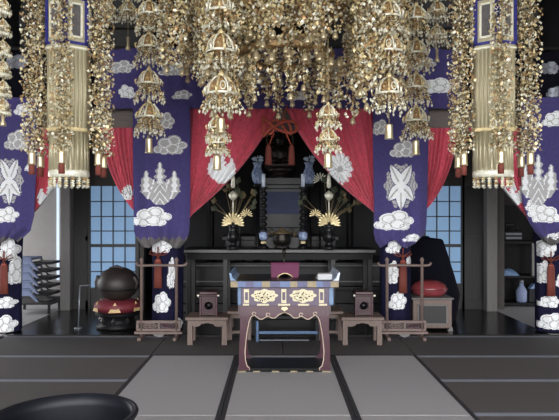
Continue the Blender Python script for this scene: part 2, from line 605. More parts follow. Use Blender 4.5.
# pillars with their brocade wraps and hanging drapes
ZP = 7.32
pill = [(-1.29, 'left of the altar opening', 166), (1.395, 'right of the altar opening', 398), (-3.2, 'at the left side bay', 0), (3.24, 'at the right side bay', 557)]
for n, (x, _, _) in enumerate(pill):
    b = MB(); b.lathe([(.165, 0), (.165, ZC)], (x, ZP, 0), 24); struct(b, 'trim_%d' % (7 + n), 'black_wood')
wrapsh = {0: [cloud(161, 246, 25, 20), cloud(171, 274, 9, 40), cloud(161, 303, 21, 27), cloud(158, 335, 18, 12), cloud(176, 325, 12, 14)],
          1: [cloud(394, 247, 16, 18), cloud(393, 273, 13, 30), cloud(398, 301, 20, 24), cloud(402, 330, 16, 10), cloud(410, 262, 10, 14)],
          2: [cloud(7, 250, 18, 30), cloud(12, 272, 12, 36), cloud(4, 303, 22, 15), cloud(3, 325, 24, 24), cloud(-8, 276, 14, 20)],
          3: [cloud(548, 248, 18, 26), cloud(546, 273, 12, 30), cloud(551, 302, 20, 16), cloud(553, 322, 26, 22), cloud(562, 280, 14, 20)]}
wl = ['navy cloud brocade wrapped round the pillar behind the left rail stand', 'navy cloud brocade wrapped round the pillar behind the right rail stand',
      'navy cloud brocade round the pillar beside the stacked blue chairs', 'navy cloud brocade round the pillar beside the dark store shelves']
for n, (x, _, cpx) in enumerate(pill):
    b = MB()
    R0 = .178
    Zf = ZP - R0

    def fn(u, v, x=x):
        a = -PI * 1.5 + 2 * PI * u
        r = R0 + .006 * math.sin(a * 7 + v * 3) + .012 * (1 - v) ** 6
        return (x + r * math.cos(a), ZP + r * math.sin(a), .015 + (wz(232, Zf) - .015) * (1 - v))
    pt = painter(Zf, wrapsh[n])
    b.grid(fn, 150, 150, lambda X, Y, Z_, pt=pt: pt(X, Y, Z_) if Y < ZP else 0)
    tag(b.build('pillar_wrap', ['navy_brocade', 'white_embroidery', 'silver_embroidery']), wl[n], 'brocade wrap', 'brocade wraps on the pillars')

Zd = 7.08
drapes = [
    ([(104, 133, 190), (150, 133, 190), (200, 133.5, 190), (231, 134, 189), (238, 136, 187), (244, 141, 182)],
     [cloud(166, 122, 20, 22, silver=True), cloud(171, 146, 36, 25, silver=True), kiri(161, 184, 38, 42), cloud(152, 217, 44, 25), cloud(150, 242, 14, 10)], 'purple drape with silver paulownia crest hanging on the pillar'),
    ([(104, 373, 428), (150, 373, 428), (200, 374, 427), (231, 374, 426), (238, 376, 424), (244, 381, 419)],
     [cloud(380, 128, 18, 20, silver=True), cloud(403, 150, 30, 22, silver=True), peony(400, 186, 37, 47), cloud(394, 221, 42, 25), cloud(411, 238, 20, 10)], 'purple drape with silver butterfly-like peony crest hanging on the pillar'),
    ([(98, -45, 38), (110, -45, 38), (150, -44, 37), (190, -42, 35), (215, -36, 34), (230, -22, 30), (241, -14, 17)],
     [cloud(18, 141, 26, 26, silver=True), peony(11, 181, 30, 48), cloud(8, 215, 28, 20), cloud(30, 168, 10, 10), cloud(25, 110, 20, 16), cloud(-22, 160, 26, 20)], 'purple drape with silver crest hanging at the edge above the stacked chairs'),
    ([(98, 520, 604), (110, 520, 604), (165, 521, 604), (200, 522, 602), (220, 528, 596), (232, 536, 584), (242, 545, 574)],
     [cloud(552, 120, 24, 20), kiri(537, 180, 34, 50), cloud(543, 214, 34, 24, -1), cloud(530, 205, 10, 16), cloud(585, 170, 24, 20), cloud(556, 236, 24, 10)], 'purple drape with silver crest hanging at the edge above the store shelves')]
for n, (tab, shp, lb) in enumerate(drapes):
    b = MB()
    y0, y1 = tab[0][0], tab[-1][0]
    xm = pill[n][0]
    tl = [((t[0] - y0) / (y1 - y0), t[1]) for t in tab]
    tr = [((t[0] - y0) / (y1 - y0), t[2]) for t in tab]

    def fn(u, v, tl=tl, tr=tr, y0=y0, y1=y1, n=n):
        a, c = interp(tl, v), interp(tr, v)
        py = y0 + (y1 - y0) * v
        sag = max(0, v - .85) / .15
        X = wx(a + (c - a) * u, Zd)
        Y = Zd + .012 * math.sin(u * 19 + n) * (.4 + v) + .03 * sag * math.sin(u * 26 + 2) - .05 * math.sin(PI * u) * (1 - sag * .3) + (.09 if n > 1 else 0) * (1 - v) * 0
        return (X, Y, wz(py + 4 * sag * math.sin(u * 9 + n * 2), Zd))
    hem = (lambda px, py, n=n: 3 if py > (238 + 1.5 * math.sin(px * .9)) and n != 1 else None)
    b.grid(fn, 96, 200, painter(Zd, shp, extra=hem))
    o = b.build('pillar_drape', CLOTH)
    md = o.modifiers.new('thick', 'SOLIDIFY'); md.thickness = .01; md.offset = 1
    tag(o, lb, 'drape', 'purple drapes on the pillars')

# red tassels tied on the pillars
tl_ = ['red-brown tassel tied on the pillar behind the left rail stand', 'red-brown tassel tied on the pillar behind the right rail stand',
       'red-brown tassel tied on the pillar beside the stacked blue chairs', 'red-brown tassel tied on the pillar beside the dark store shelves']
for n, (px, p0, p1) in enumerate(((158, 258, 288), (403, 259, 293), (4, 262, 294), (551, 263, 296))):
    Zt = ZP - .178 - .045
    t = thing('tassel', tl_[n], 'tassel', (wx(px, Zt), Zt, wz(p0, Zt)), 0, 'red tassels on the pillars')
    L = (p1 - p0) / F * Zt
    b = MB()
    b.lathe([(.012, .0), (.03, -.02), (.043, -.05), (.046, -L * .6), (.05, -L)], (0, 0, 0), 14, sy=.6)
    b.build('fringe', 'tassel_red', t)
    b = MB()
    for s in (-1, 1):
        b.tube([(0, 0, 0), (s * .03, -.006, .05), (s * .085, -.002, .085), (s * .1, .012, .05), (s * .05, 0, .03), (0, -.004, .04)], .007, 6)
    b.tube([(0, 0, -.01), (0, -.002, .13)], .008, 6)
    b.build('knot', 'tassel_red', t)
    b = MB(); b.lathe([(.02, -.012), (.034, -.028), (.034, -.045), (.03, -.05)], (0, 0, 0), 12, sy=.65); b.build('collar', 'cord_orange', t)

# ------------------------------------------------------------------ crimson curtains


def curtain(label, Z, xt0, xt1, yt, gx, gy, bow, shapes, tail=None, nf=9, y_in=None):
    """top from xt0 (pillar side) to xt1 (inner), swept to a gather at gx,gy"""
    b = MB()

    def fn(u, v):
        x0 = xt0 + (xt1 - xt0) * u
        y0 = yt + (y_in or 0) * u
        s = 1 if xt1 > xt0 else -1
        ex, ey = gx + s * 7 * (u - .3), gy - 9 * u + 6
        mx, my = x0 + (ex - x0) * .45 + s * bow * u * .45, y0 + (ey - y0) * .5 + bow * u * .6
        q = (1 - v) ** 2; r = 2 * v * (1 - v); w_ = v * v
        px, py = q * x0 + r * mx + w_ * ex, q * y0 + r * my + w_ * ey
        d = math.sin(u * nf * 2 * PI + .6) * .028 * (1 - .35 * v) * (.35 + v) + math.sin(u * nf * 4.7 + 1) * .012
        return (wx(px, Z), Z + d - .02, wz(py, Z))
    b.grid(fn, 170, 190, painter(Z, shapes))
    o = b.build('curtain', ['crimson_cloth', 'white_embroidery', 'silver_embroidery'])
    md = o.modifiers.new('thick', 'SOLIDIFY'); md.thickness = .006
    tag(o, label, 'curtain', 'crimson curtains between the pillars')
    return o


Zc = 7.22
curtain('crimson curtain with white paulownia crest, drawn to the pillar left of the Buddha', Zc, 188, 281, 104, 188, 216, 20, [kiri(222, 168, 27, 32, 1)])
curtain('crimson curtain with white chrysanthemum, drawn to the pillar right of the Buddha', Zc, 377, 284, 104, 376, 212, 22, [mum(340, 169, 27, 33, .2)])
Zc2 = 7.2
curtain('narrow crimson curtain left of the paulownia drape, above the black drum', Zc2, 139, 101, 128, 139, 212, 20, [cloud(128, 193, 14, 20)])
curtain('narrow crimson curtain beside the peony drape, above the navy covered seat', Zc2, 421, 458, 128, 422, 210, 20, [])
curtain('crimson curtain with white crest in the side bay above the stacked chairs', Zc2, 30, 84, 128, 30, 214, 14, [kiri(51, 197, 24, 28, 1)])
curtain('crimson curtain with white crest in the side bay above the store shelves', Zc2, 527, 468, 128, 526, 213, 10, [kiri(512, 194, 22, 26, 1)])

# orange knot hanging over the altar opening
Zk = 7.05
t = thing('cord_ornament', 'orange knotted cord with two tassels hanging between the red curtains before the Buddha', 'cord ornament', P(280, 127, Zk))
b = MB()
pts = []
k_ = Zk / F
for i in range(72):
    a = 2 * PI * i / 72
    pts.append(((19.5 * math.sin(a) + 3 * math.sin(3 * a)) * k_, -.01 + .012 * math.sin(3 * a), (8.5 * math.sin(2 * a) * .75 + 4 * math.cos(3 * a) * .9) * k_))
b.tube(pts, .017, 6, closed=True)
pts = [((11 * math.sin(2 * PI * i / 48)) * k_, .01, (7 * math.sin(4 * PI * i / 48 + .7)) * k_) for i in range(48)]
b.tube(pts, .015, 6, closed=True)
b.build('knot', 'cord_orange', t)
b = MB()
for s in (-1, 1):
    b.tube([(s * 2 * k_, 0, 5 * k_), (s * 7 * k_, 0, 22 * k_)], .008, 6)
    b.tube([(s * 6 * k_, 0, -6 * k_), (s * 11 * k_, 0, -18 * k_)], .008, 6)
b.build('cord', 'cord_orange', t)
for s in (-1, 1):
    b = MB(); b.lathe([(.012, 0), (.03, -.03), (.036, -.12), (.04, -21 * k_)], (s * 11.5 * k_, 0, -17 * k_), 10); b.build('tassel', 'tassel_red', t)

# ------------------------------------------------------------------ altar


def moulded(b, x0, x1, y0, y1, zs, mi=0):
    for z0, z1, d in zs:
        b.box(x0 - d, x1 + d, y0 - d, y1, z0, z1, mi, bev=.006)


Za = 8.0
t = thing('altar_table', 'long black lacquer altar table carrying candle stands and gold lotus vases', 'altar table', (0.03, Za + .3, 0))
b = MB(); hz = wz(249, Za)
b.box(-1.24, 1.24, -.3, .3, hz - .06, hz, bev=.008); b.build('table_top', 'black_lacquer', t)
b = MB(); b.box(-1.24, 1.24, -.312, -.3, hz - .045, hz - .012); b.build('edge_strip', 'grey_wood', t)
b = MB(); b.box(-1.2, 1.2, -.26, -.22, hz - .14, hz - .06); b.build('apron', 'black_wood', t)
for x in (-1.18, -.7, .7, 1.18):
    for y in (-.22, .22):
        b = MB(); b.box(x - .03, x + .03, y - .03, y + .03, 0, hz - .06, bev=.004); b.build('leg', 'dark_wood', t)
t = thing('altar_dais', 'tall stepped black lacquer dais under the seated Buddha', 'altar', (0.05, 9.3, 0))
b = MB(); moulded(b, -1.75, 1.75, -.55, .9, [(0, .12, .05), (.12, .3, 0), (.3, .36, .04), (.36, .62, -.03), (.62, .7, .05)]); b.build('lower_tier', 'black_lacquer', t)
b = MB(); b.box(-1.72, 1.72, -.56, -.548, .42, .435); b.box(-1.78, 1.78, -.608, -.6, .65, .665); b.build('trim_line', 'grey_wood', t)
b = MB(); moulded(b, -.8, .8, -.3, .9, [(.7, .8, .03), (.8, 1.0, 0), (1.0, 1.06, .04)]); b.build('middle_tier', 'black_lacquer', t)
zt = wz(178, 9.1)
b = MB(); moulded(b, -.3, .3, -.22, .5, [(1.06, 1.18, .05), (1.18, zt - .16, 0), (zt - .16, zt - .1, .03), (zt - .1, zt, .06)]); b.build('upper_tier', 'black_lacquer', t)
b = MB(); b.box(-.27, .27, -.226, -.22, wz(214, 9.08), zt - .2); b.build('front_panel', 'panel_slate', t)
b = MB(); b.box(-1.7, 1.7, .95, 1.0, 0, 3.3); o = b.build('altar_screen', 'black_wood'); o.location = (.05, 9.3, 0); tag(o, 'black board screen standing behind the dais and the Buddha', 'screen')
for s in (-1, 1):
    b = MB(); b.lathe([(.08, 0), (.08, .04), (.05, .08), (.05, 2.4), (.08, 2.46), (.08, 2.5)], (0, 0, 0), 14)
    o = b.build('altar_post', 'black_lacquer'); o.location = (.05 + s * 1.02, 9.1, .7)
    tag(o, 'tall black column on the altar dais under the ' + ('paulownia' if s < 0 else 'chrysanthemum') + ' curtain', 'post', 'black columns on the altar dais', 'thing')

# Buddha
root = thing('buddha_statue', 'dark bronze seated Buddha statue on lotus pedestal atop the altar dais', 'statue', (wx(280, 9.3), 9.3, zt))
b = MB(); b.lathe([(.15, 0), (.17, .02), (.12, .05), (.1, .07), (.17, .1), (.21, .14), (.17, .16)], (0, 0, 0), 20, sy=.8); b.build('lotus_pedestal', 'buddha_dark', root)
b = MB()
b.ball((0, 0, .23), .1, 0, 16, 1.9, 1.3, .75)
for s in (-1, 1):
    b.tube([(s * .06, .02, .22), (s * .19, -.04, .2), (s * .12, -.13, .2), (-s * .05, -.13, .2)], [.06, .065, .05, .035], 10)
    b.tube([(s * .1, .01, .44), (s * .155, 0, .36), (s * .14, -.05, .28), (s * .03, -.12, .26)], [.042, .044, .038, .028], 10)
b.lathe([(.06, .16), (.11, .2), (.105, .28), (.125, .38), (.12, .43), (.07, .47), (.035, .485), (.032, .51)], (0, 0, 0), 16, sy=.72)
b.lathe([(.02, .495), (.045, .51), (.062, .55), (.066, .59), (.058, .635), (.045, .655), (.036, .675), (.02, .695), (.004, .7)], (0, -.005, 0), 16, sy=1.05)
b.octa((0, -.074, .573), .01, .012, .022, smooth=True)
for s in (-1, 1):
    b.octa((s * .067, 0, .565), .01, .016, .036, smooth=True)
    b.octa((s * .024, -.064, .595), .014, .006, .005, smooth=True)
b.octa((0, -.066, .545), .018, .006, .006, smooth=True)
o = b.build('body', 'buddha_dark', root)
md = o.modifiers.new('weld', 'REMESH'); md.mode = 'VOXEL'; md.voxel_size = .008; md.use_smooth_shade = True
b = MB()
pts = [(.2 * math.cos(2 * PI * i / 32), .14, .6 + .2 * math.sin(2 * PI * i / 32)) for i in range(32)]
b.tube(pts, .014, 6, closed=True)
for i in range(16):
    a = 2 * PI * i / 16
    b.tube([(.05 * math.cos(a), .14, .6 + .05 * math.sin(a)), (.2 * math.cos(a), .14, .6 + .2 * math.sin(a))], .005, 5)
b.tube([(0, .14, .1), (0, .14, .6)], .015, 6)
b.build('halo', 'gold_dim', root)

# candle stands
for n, px in enumerate((263.5, 303)):
    Zs = 8.12
    t = thing('candle_stand', 'tall black turned candle stand on the altar table, ' + ('before the paulownia curtain' if n == 0 else 'before the chrysanthemum curtain'), 'candle stand', (wx(px, Zs), Zs, hz), 0, 'candle stands on the altar table')
    top = wz(187, Zs) - hz
    prof = [(.07, 0), (.07, .02), (.035, .04), (.03, .1)]
    for i in range(7):
        z = .2 + i * (top - .25) / 7
        prof += [(.022, z), (.048, z + .03), (.05, z + .05), (.024, z + .075)]
    prof += [(.03, top - .03), (.06, top), (.01, top)]
    b = MB(); b.lathe(prof, (0, 0, 0), 14); b.build('post', 'black_lacquer', t)
    b = MB(); b.lathe([(.036, .11), (.055, .13), (.058, .2), (.04, .22), (.03, .22)], (0, 0, 0), 14); b.build('porcelain_ring', 'porcelain_blue', t)
    b = MB(); b.lathe([(.03, .055), (.036, .07), (.03, .1)], (0, 0, 0), 12); b.build('gilt_collar', 'gold', t)
    b = MB(); b.lathe([(.024, top), (.026, top + .17), (.004, top + .175)], (0, 0, 0), 12); b.build('candle', 'porcelain', t)
    b = MB(); b.lathe([(.04, 0), (.09, .05), (.1, .12), (.07, .17), (.085, .2)], (-.07 if n == 0 else .09, .22, top + .02), 14)
    v = b
    t2 = thing('porcelain_vase', 'blue and white porcelain vase on the altar behind the ' + ('candle below the paulownia curtain' if n == 0 else 'candle below the chrysanthemum curtain'), 'vase', (wx(px + (-6 if n == 0 else 6), 8.87), 8.87, wz(184, 8.87)), 0, 'porcelain vases behind the candles')
    b = MB(); b.lathe([(.045, 0), (.075, .06), (.085, .15), (.055, .22), (.05, .27), (.075, .31), (.06, .3)], (0, 0, 0), 16); b.build('vase_body', 'porcelain_blue', t2)
    b = MB()
    for i in range(9):
        a = i * 2.4
        b.octa((.05 * math.cos(a), .05 * math.sin(a), .34 + .02 * (i % 3)), .04, .012, .03, 0, Matrix.Rotation(a, 3, 'Z'))
    b.build('flowers', 'porcelain', t2)
    q = thing('vase_stand', 'black column under the porcelain vase below the ' + ('paulownia curtain' if n == 0 else 'chrysanthemum curtain'), 'stand', (wx(px + (-6 if n == 0 else 6), 8.87), 8.87, .7), 0, 'black columns under the vases')
    b = MB(); b.lathe([(.06, 0), (.04, .1), (.03, wz(184, 8.87) - .8)], (0, 0, 0), 12); b.build('shaft', 'black_lacquer', q)
    b = MB(); b.lathe([(.03, wz(184, 8.87) - .8), (.07, wz(184, 8.87) - .72), (.07, wz(184, 8.87) - .7)], (0, 0, 0), 12); b.build('shelf_disc', 'black_lacquer', q)


def petal_fan(b, r0, n=13, span=PI * 1.12, tilt=.25, mi=0):
    for i in range(n):
        a = PI / 2 + (i - (n - 1) / 2) * span / (n - 1)
        dx, dz = math.cos(a), math.sin(a)
        L = r0 * (1 - .12 * abs(math.sin(a * 1.0 - PI / 2)))
        w_ = r0 * .075
        px_, pz_ = -dz, dx
        vs = []
        for q, ww, y in ((.15, .25, 0), (.45, .8, -.03), (.8, 1, -.07), (1, .15, -.06)):
            for s in (-1, 1):
                vs.append((dx * L * q + px_ * ww * w_ * s, y * r0 * 2 - .01 * (i % 2), dz * L * q * .9 + pz_ * ww * w_ * s))
        n0 = len(vs)
        vs += [(x, y + .012, z) for x, y, z in vs]
        fs = []
        for k in range(3):
            fs += [(2 * k, 2 * k + 1, 2 * k + 3, 2 * k + 2), (n0 + 2 * k + 2, n0 + 2 * k + 3, n0 + 2 * k + 1, n0 + 2 * k),
                   (2 * k, 2 * k + 2, n0 + 2 * k + 2, n0 + 2 * k), (2 * k + 1, n0 + 2 * k + 1, n0 + 2 * k + 3, 2 * k + 3)]
        b.add(vs, fs, mi)


for n, px in enumerate((233, 329)):
    Zs = 7.9
    t = thing('lotus_vase', 'gilt lotus bouquet in a black vase on altar table, below the ' + ('paulownia curtain' if n == 0 else 'chrysanthemum curtain'), 'lotus vase', (wx(px, Zs), Zs, hz), 0, 'gilt lotus vases on the altar table')
    b = MB(); b.lathe([(.08, 0), (.085, .03), (.05, .05), (.045, .09), (.075, .12), (.078, .19), (.05, .23), (.055, .28), (.075, .32)], (0, 0, 0), 16); b.build('vase_body', 'black_lacquer', t)
    b = MB(); petal_fan(b, .165, 13); bb = b
    b.v = [(x, y - .02, z + .33) for x, y, z in b.v]
    b.build('lotus_leaves', 'gold', t)
    b = MB()
    b.tube([(0, 0, .4), (.0, .02, .75)], .008, 6)
    b.lathe([(.01, .62), (.05, .66), (.06, .7), (.02, .74)], (0, .01, 0), 10)
    b.lathe([(.01, .78), (.028, .8), (.022, .93), (.008, .98)], (0, .02, 0), 10)
    b.build('bud_stem', 'gold_pale', t)
    b = MB()
    s = 1 if n == 0 else -1
    b.tube([(s * .03, .03, .33), (s * .17, .06, .44)], .006, 6)
    v0 = len(b.v)
    petal_fan(b, .09, 9)
    b.v = b.v[:v0] + [(x + s * .17, y + .05, z + .44) for x, y, z in b.v[v0:]]
    b.build('small_lotus', 'gold', t)
    b = MB()
    for q in range(14):
        a = random.uniform(.3, 2.8); r = random.uniform(.35, .62)
        x, z = r * math.cos(a) * .75, .4 + r * math.sin(a) * .85
        b.tube([(0, .1, .33), (x * .5, .14, .3 + z * .3), (x, .16, z)], .005, 5)
        b.octa((x, .15, z), random.uniform(.03, .06), .02, random.uniform(.03, .05), 1 if q % 3 else 0, Matrix.Rotation(random.uniform(0, 3), 3, 'Y'))
    b.build('dark_leaves', ['gold_dim', 'flower_green'], t)
# a lone fan flower higher at the right
t = thing('lotus_fan', 'small gilt lotus fan on tall stem beneath the chrysanthemum curtain', 'lotus ornament', (wx(320, 8.87), 8.87, .7))
z1 = wz(180, 8.87) - .7
b = MB(); b.tube([(0, 0, 0), (0, 0, z1)], .012, 8); b.lathe([(.07, 0), (.07, .03), (.02, .06)], (0, 0, 0), 12); b.build('stem', 'black_lacquer', t)
b = MB(); petal_fan(b, .125, 11, PI * 1.3); b.v = [(x, y - .02, z + z1) for x, y, z in b.v]; b.build('petals', 'gold_pale', t)
t = thing('lotus_fan', 'tiny gilt lotus on a tall stem half hidden by the paulownia curtain', 'lotus ornament', (wx(240, 8.87), 8.87, .7))
z1 = wz(196, 8.87) - .7
b = MB(); b.tube([(0, 0, 0), (0, 0, z1)], .012, 8); b.lathe([(.07, 0), (.07, .03), (.02, .06)], (0, 0, 0), 12); b.build('stem', 'black_lacquer', t)
b = MB(); petal_fan(b, .1, 9, PI * 1.2); b.v = [(x, y - .02, z + z1) for x, y, z in b.v]; b.build('petals', 'gold_dim', t)

# incense burner in the middle
t = thing('incense_burner', 'squat dark incense burner with gilt rim at the centre of the altar table', 'incense burner', (wx(282, 7.95), 7.95, hz))
b = MB(); b.lathe([(.08, .05), (.11, .08), (.12, .14), (.1, .18), (.11, .2), (.09, .2)], (0, 0, 0), 18); b.build('bowl', 'bronze', t)
for i in range(3):
    a = 2 * PI * i / 3 + PI / 6
    b = MB(); b.tube([(.07 * math.cos(a), .07 * math.sin(a), .07), (.1 * math.cos(a), .1 * math.sin(a), 0)], [.02, .014], 8); b.build('leg', 'bronze', t)
b = MB()
for s in (-1, 1):
    b.tube([(s * .1, 0, .18), (s * .15, 0, .2), (s * .15, 0, .26), (s * .11, 0, .25)], .01, 6)
b.build('handle', 'bronze', t)
b = MB(); b.lathe([(.108, .2), (.115, .21), (.1, .215), (.04, .25), (.01, .28)], (0, 0, 0), 18); b.build('lid', 'gold_dim', t)
for i in range(6):
    px = 268 + i * 5.2
    t = thing('offering_cup', 'small gilt offering cup on low black rail behind the incense burner', 'cup', (wx(px, 8.2), 8.2, hz + .15), 0, 'offering cups behind the incense burner')
    b = MB(); b.lathe([(.018, 0), (.012, .02), (.028, .035), (.026, .07), (.02, .068)], (0, 0, 0), 10); b.build('cup', 'gold_dim', t)
b = MB(); b.box(wx(264, 8.2), wx(299, 8.2), 8.15, 8.25, hz, hz + .15, bev=.006)
tag(b.build('offering_step', 'black_lacquer'), 'low black step carrying the offering cups on the altar table', 'step')

# ------------------------------------------------------------------ front offering table
Zt = 5.42
kk = Zt / F
cxt = wx(284.5, Zt)
T = thing('offering_table', 'red lacquer offering table with gold cloud panels and cabriole legs on tatami', 'offering table', (cxt, Zt, 0))
X = lambda px: wx(px, Zt) - cxt
Zz = lambda py: wz(py, Zt)
D = .46
b = MB()
b.box(X(231), X(338), -.06, D + .06, Zz(286.8), Zz(279.8), 0, bev=.004)
b.build('table_top', 'black_lacquer', T)
b = MB()
cols_ = [('1', 231, 238), ('2', 238, 246), ('0', 246, 254), ('2', 254, 262), ('1', 262, 270), ('0', 270, 280), ('2', 280, 290), ('1', 290, 297), ('0', 297, 307), ('1', 307, 316), ('2', 316, 322), ('0', 322, 330), ('1', 330, 338)]
for m_, a, c in cols_:
    b.box(X(a), X(c), -.064, -.0595, Zz(286.4), Zz(280.6), int(m_))
b.build('edge_band', ['band_lavender', 'band_gold', 'band_blue'], T)
for s, a in ((-1, 231), (1, 338)):
    b = MB()
    poly = [(X(a) - s * .05, Zz(280)), (X(a) - s * .0, Zz(280)), (X(a) + s * .012, Zz(272)), (X(a) - s * .005, Zz(272.5)), (X(a) - s * .02, Zz(277.5))]
    if s > 0: poly = poly[::-1]
    b.prism(poly, -.06, D + .06)
    b.build('upturned_end', 'porcelain' if s > 0 else 'pale_blue', T)
b = MB(); b.box(X(241), X(329), 0, D, Zz(306), Zz(286.8), 0, bev=.004); b.build('frieze', 'panel_purple', T)
for s, px in ((-1, 240.5), (1, 331)):
    b = MB(); b.box(X(px) - .028, X(px) + .028, .04, .1, Zz(306), Zz(286.8), bev=.01); b.build('corner_post', 'pale_blue', T)  # blue reflection on the table corners painted as the post colour


def cloud_plate(cx_, w_, h_):
    pts = []
    for i in range(72):
        a = 2 * PI * i / 72
        r = 1 + .09 * math.cos(a * 8)
        x = math.cos(a) * r; z = math.sin(a) * r
        z = z * (.8 if z > 0 else 1) + .1
        pts.append((cx_ + x * w_ / 2, Zz(296) + z * h_ / 2))
    return pts


for px in (264.5, 303):
    b = MB()
    b.prism(cloud_plate(X(px), 25 * kk, 14.5 * kk)[::-1], -.006, 0, 0)
    rnd = random.Random(3)
    for i in range(26):
        a = rnd.uniform(0, 2 * PI); r = rnd.uniform(.25, .85)
        b.octa((X(px) + math.cos(a) * r * 12 * kk, -.006, Zz(296) + math.sin(a) * r * 6 * kk), .01, .004, .005, 1, Matrix.Rotation(a, 3, 'Y'))
    b.ball((X(px), -.008, Zz(296.5)), .014, 0, 10, sy=.5)
    b.build('gilt_cartouche', ['plate_gold', 'bronze'], T)
for px in (246.5, 283.8, 321.5):
    b = MB()
    b.box(X(px) - .022, X(px) + .022, -.005, 0, Zz(303), Zz(289), 0)
    b.box(X(px) - .013, X(px) + .013, -.008, -.004, Zz(300), Zz(292), 1)
    b.build('gilt_fitting', ['plate_gold', 'panel_purple'], T)
b = MB()
for a, c in ((243, 249), (257, 269), (278, 290), (298, 309), (319, 327)):
    b.box(X(a), X(c), -.006, 0, Zz(305.6), Zz(303.8))
b.build('gilt_strip', 'plate_gold', T)
# apron + legs outline (front): inner curve
inner = [(247.0, 366), (245.5, 360), (245, 352), (246, 340), (247.5, 330), (249, 322), (251, 317), (254, 315), (257, 317), (259.5, 319), (262, 319.3), (265, 317.5), (268, 316), (272, 318), (275, 318), (279, 314.5), (284.5, 312)]
foot = [(249.5, 370.5), (249.5, 368)]


def leg_poly(s):
    """left half of the front: x mirrored by s"""
    q = [(240.2, 306), (240.0, 330), (239, 350), (238.6, 370.5)] + foot + inner + [(284.5, 306)]
    out = []
    for px, py in q:
        dx = (px - 284.5) * kk
        out.append((dx * (1 if s < 0 else -1), Zz(py)))
    return out


for y in (0, D - .05):
    for s in (-1, 1):
        b = MB()
        pl = leg_poly(s)
        # split: leg column (outer) and apron half
        k0 = 4 + len(foot)
        legp = pl[:k0 + 6] + [pl[0]][:0]
        ap = [pl[0]] + pl[k0 + 5:]
        legp = [pl[0]] + pl[1:k0 + 6]
        if s < 0: legp, ap = legp, ap
        b.prism(legp, y, y + .05)
        b.build('leg', 'red_lacquer', T)
        b = MB(); b.prism(ap, y + .005, y + .045)
        b.build('apron', 'red_lacquer', T)
        if y == 0:
            b = MB()
            path = [(p[0], -.002, p[1]) for p in pl[k0 - 2:-1]]
            b.tube(path, .0048, 6)
            for i0 in (7, 12):
                c_ = pl[k0 + i0]
                b.tube([(c_[0] + .016 * math.cos(a_ * .5), -.003, c_[1] + .012 + .014 * math.sin(a_ * .5)) for a_ in range(12)], .0045, 5)
            b.build('gilt_outline', 'outline_gold', T)
for s in (-1, 1):
    b = MB()
    x = s * (44.5 * kk)
    b.box(x - .02, x + .02, .05, D - .05, Zz(316), Zz(306))
    b.build('side_apron', 'red_lacquer', T)
b = MB(); b.box(X(238), X(331), -.01, D + .01, Zz(373), Zz(370.2), 0, bev=.003); b.box(X(242), X(327), .02, D - .02, Zz(370.2), Zz(369), 0); b.build('base_board', 'black_lacquer', T)
b = MB()
for a, c in ((238, 246), (253, 260), (272, 279), (290, 297), (306, 313), (322, 331)):
    b = MB(); b.box(X(a), X(c), -.016, -.01, Zz(372), Zz(370.4)); b.build('base_fitting', 'band_gold', T)
b = MB(); b.prism([(-.02, Zz(307)), (.02, Zz(307)), (.03, Zz(309)), (0, Zz(311)), (-.03, Zz(309))], -.006, 0); b.build('centre_fitting', 'gold', T)

# box, books and tray on the table
zt2 = Zz(279.8)
Zb = 5.62
t = thing('sutra_box', 'magenta cloth-covered stand with arched foot on the front offering table', 'stand', (wx(285, Zb), Zb, zt2))
b = MB()
hw, hh = 13.7 / F * Zb, 14 / F * Zb * .95
arch = [(-hw, .0), (-hw * .55, 0), (-hw * .45, .018), (-hw * .2, .034), (0, .038), (hw * .2, .034), (hw * .45, .018), (hw * .55, 0), (hw, 0), (hw * 1.03, hh), (-hw * 1.03, hh)]
b.prism(arch, 0, .09); b.build('body', 'magenta_cloth', t)
b = MB(); b.tube([(x, -.003, z) for x, z in arch[1:8]], .005, 6); b.build('gilt_edge', 'gold', t)
b = MB(); b.box(-hw * 1.06, hw * 1.06, -.008, .1, hh, hh + .012, bev=.004); b.build('lid', 'magenta_cloth', t)
t = thing('bell_handle', 'dark round hand bell standing behind the magenta stand', 'bell', (wx(284, 5.78), 5.78, zt2))
b = MB(); b.lathe([(.045, 0), (.04, .06), (.028, .08), (.01, .09), (.008, .2), (.02, .215), (.014, .24)], (0, 0, 0), 14); b.build('bell', 'bronze', t)
for i in range(3):
    t = MB(); t.box(-.062, .062, -.06, .06, 0, .016, bev=.002)
    o = t.build('booklet', 'paper'); o.location = (wx(324, 5.48) + .004 * i, 5.49, zt2 + .0165 * i); o.rotation_euler = (0, 0, .1 - .08 * i)
    tag(o, ['lowest', 'middle', 'topmost'][i] + ' of the three white paper booklets stacked on the offering table', 'booklet', 'white booklets on the offering table')

# ------------------------------------------------------------------ lacquer seat behind the table, with daylight reflections built as bluish bars
Zr = 6.7
t = thing('priest_seat', 'low black lacquer seat with bluish painted reflections behind the offering table', 'seat', (wx(287, Zr), Zr, 0))
k_ = Zr / F
b = MB(); b.box(-.36, .36, 0, .5, wz(320, Zr), wz(315, Zr), bev=.01); b.build('seat_board', 'black_lacquer', t)
for x in (-.33, .33):
    for y in (.03, .44):
        b = MB(); b.box(x - .02, x + .02, y - .02, y + .02, 0, wz(320, Zr)); b.build('leg', 'black_lacquer', t)
b = MB(); b.box(-.33, .33, -.005, .015, wz(334, Zr), wz(331, Zr), bev=.003); b.build('front_reflection', 'reflection_blue', t)
b = MB(); b.box(-.3, .24, .0, .02, wz(341, Zr), wz(339.5, Zr), bev=.003); b.build('low_reflection', 'grey_metal', t)
b = MB(); b.box(-.335, -.305, -.012, .01, wz(345, Zr), wz(321, Zr), bev=.003); b.build('side_reflection', 'reflection_blue', t)
b = MB(); b.box(-.33, .33, .3, .32, 0.03, wz(321, Zr)); b.build('back_panel', 'black_lacquer', t)


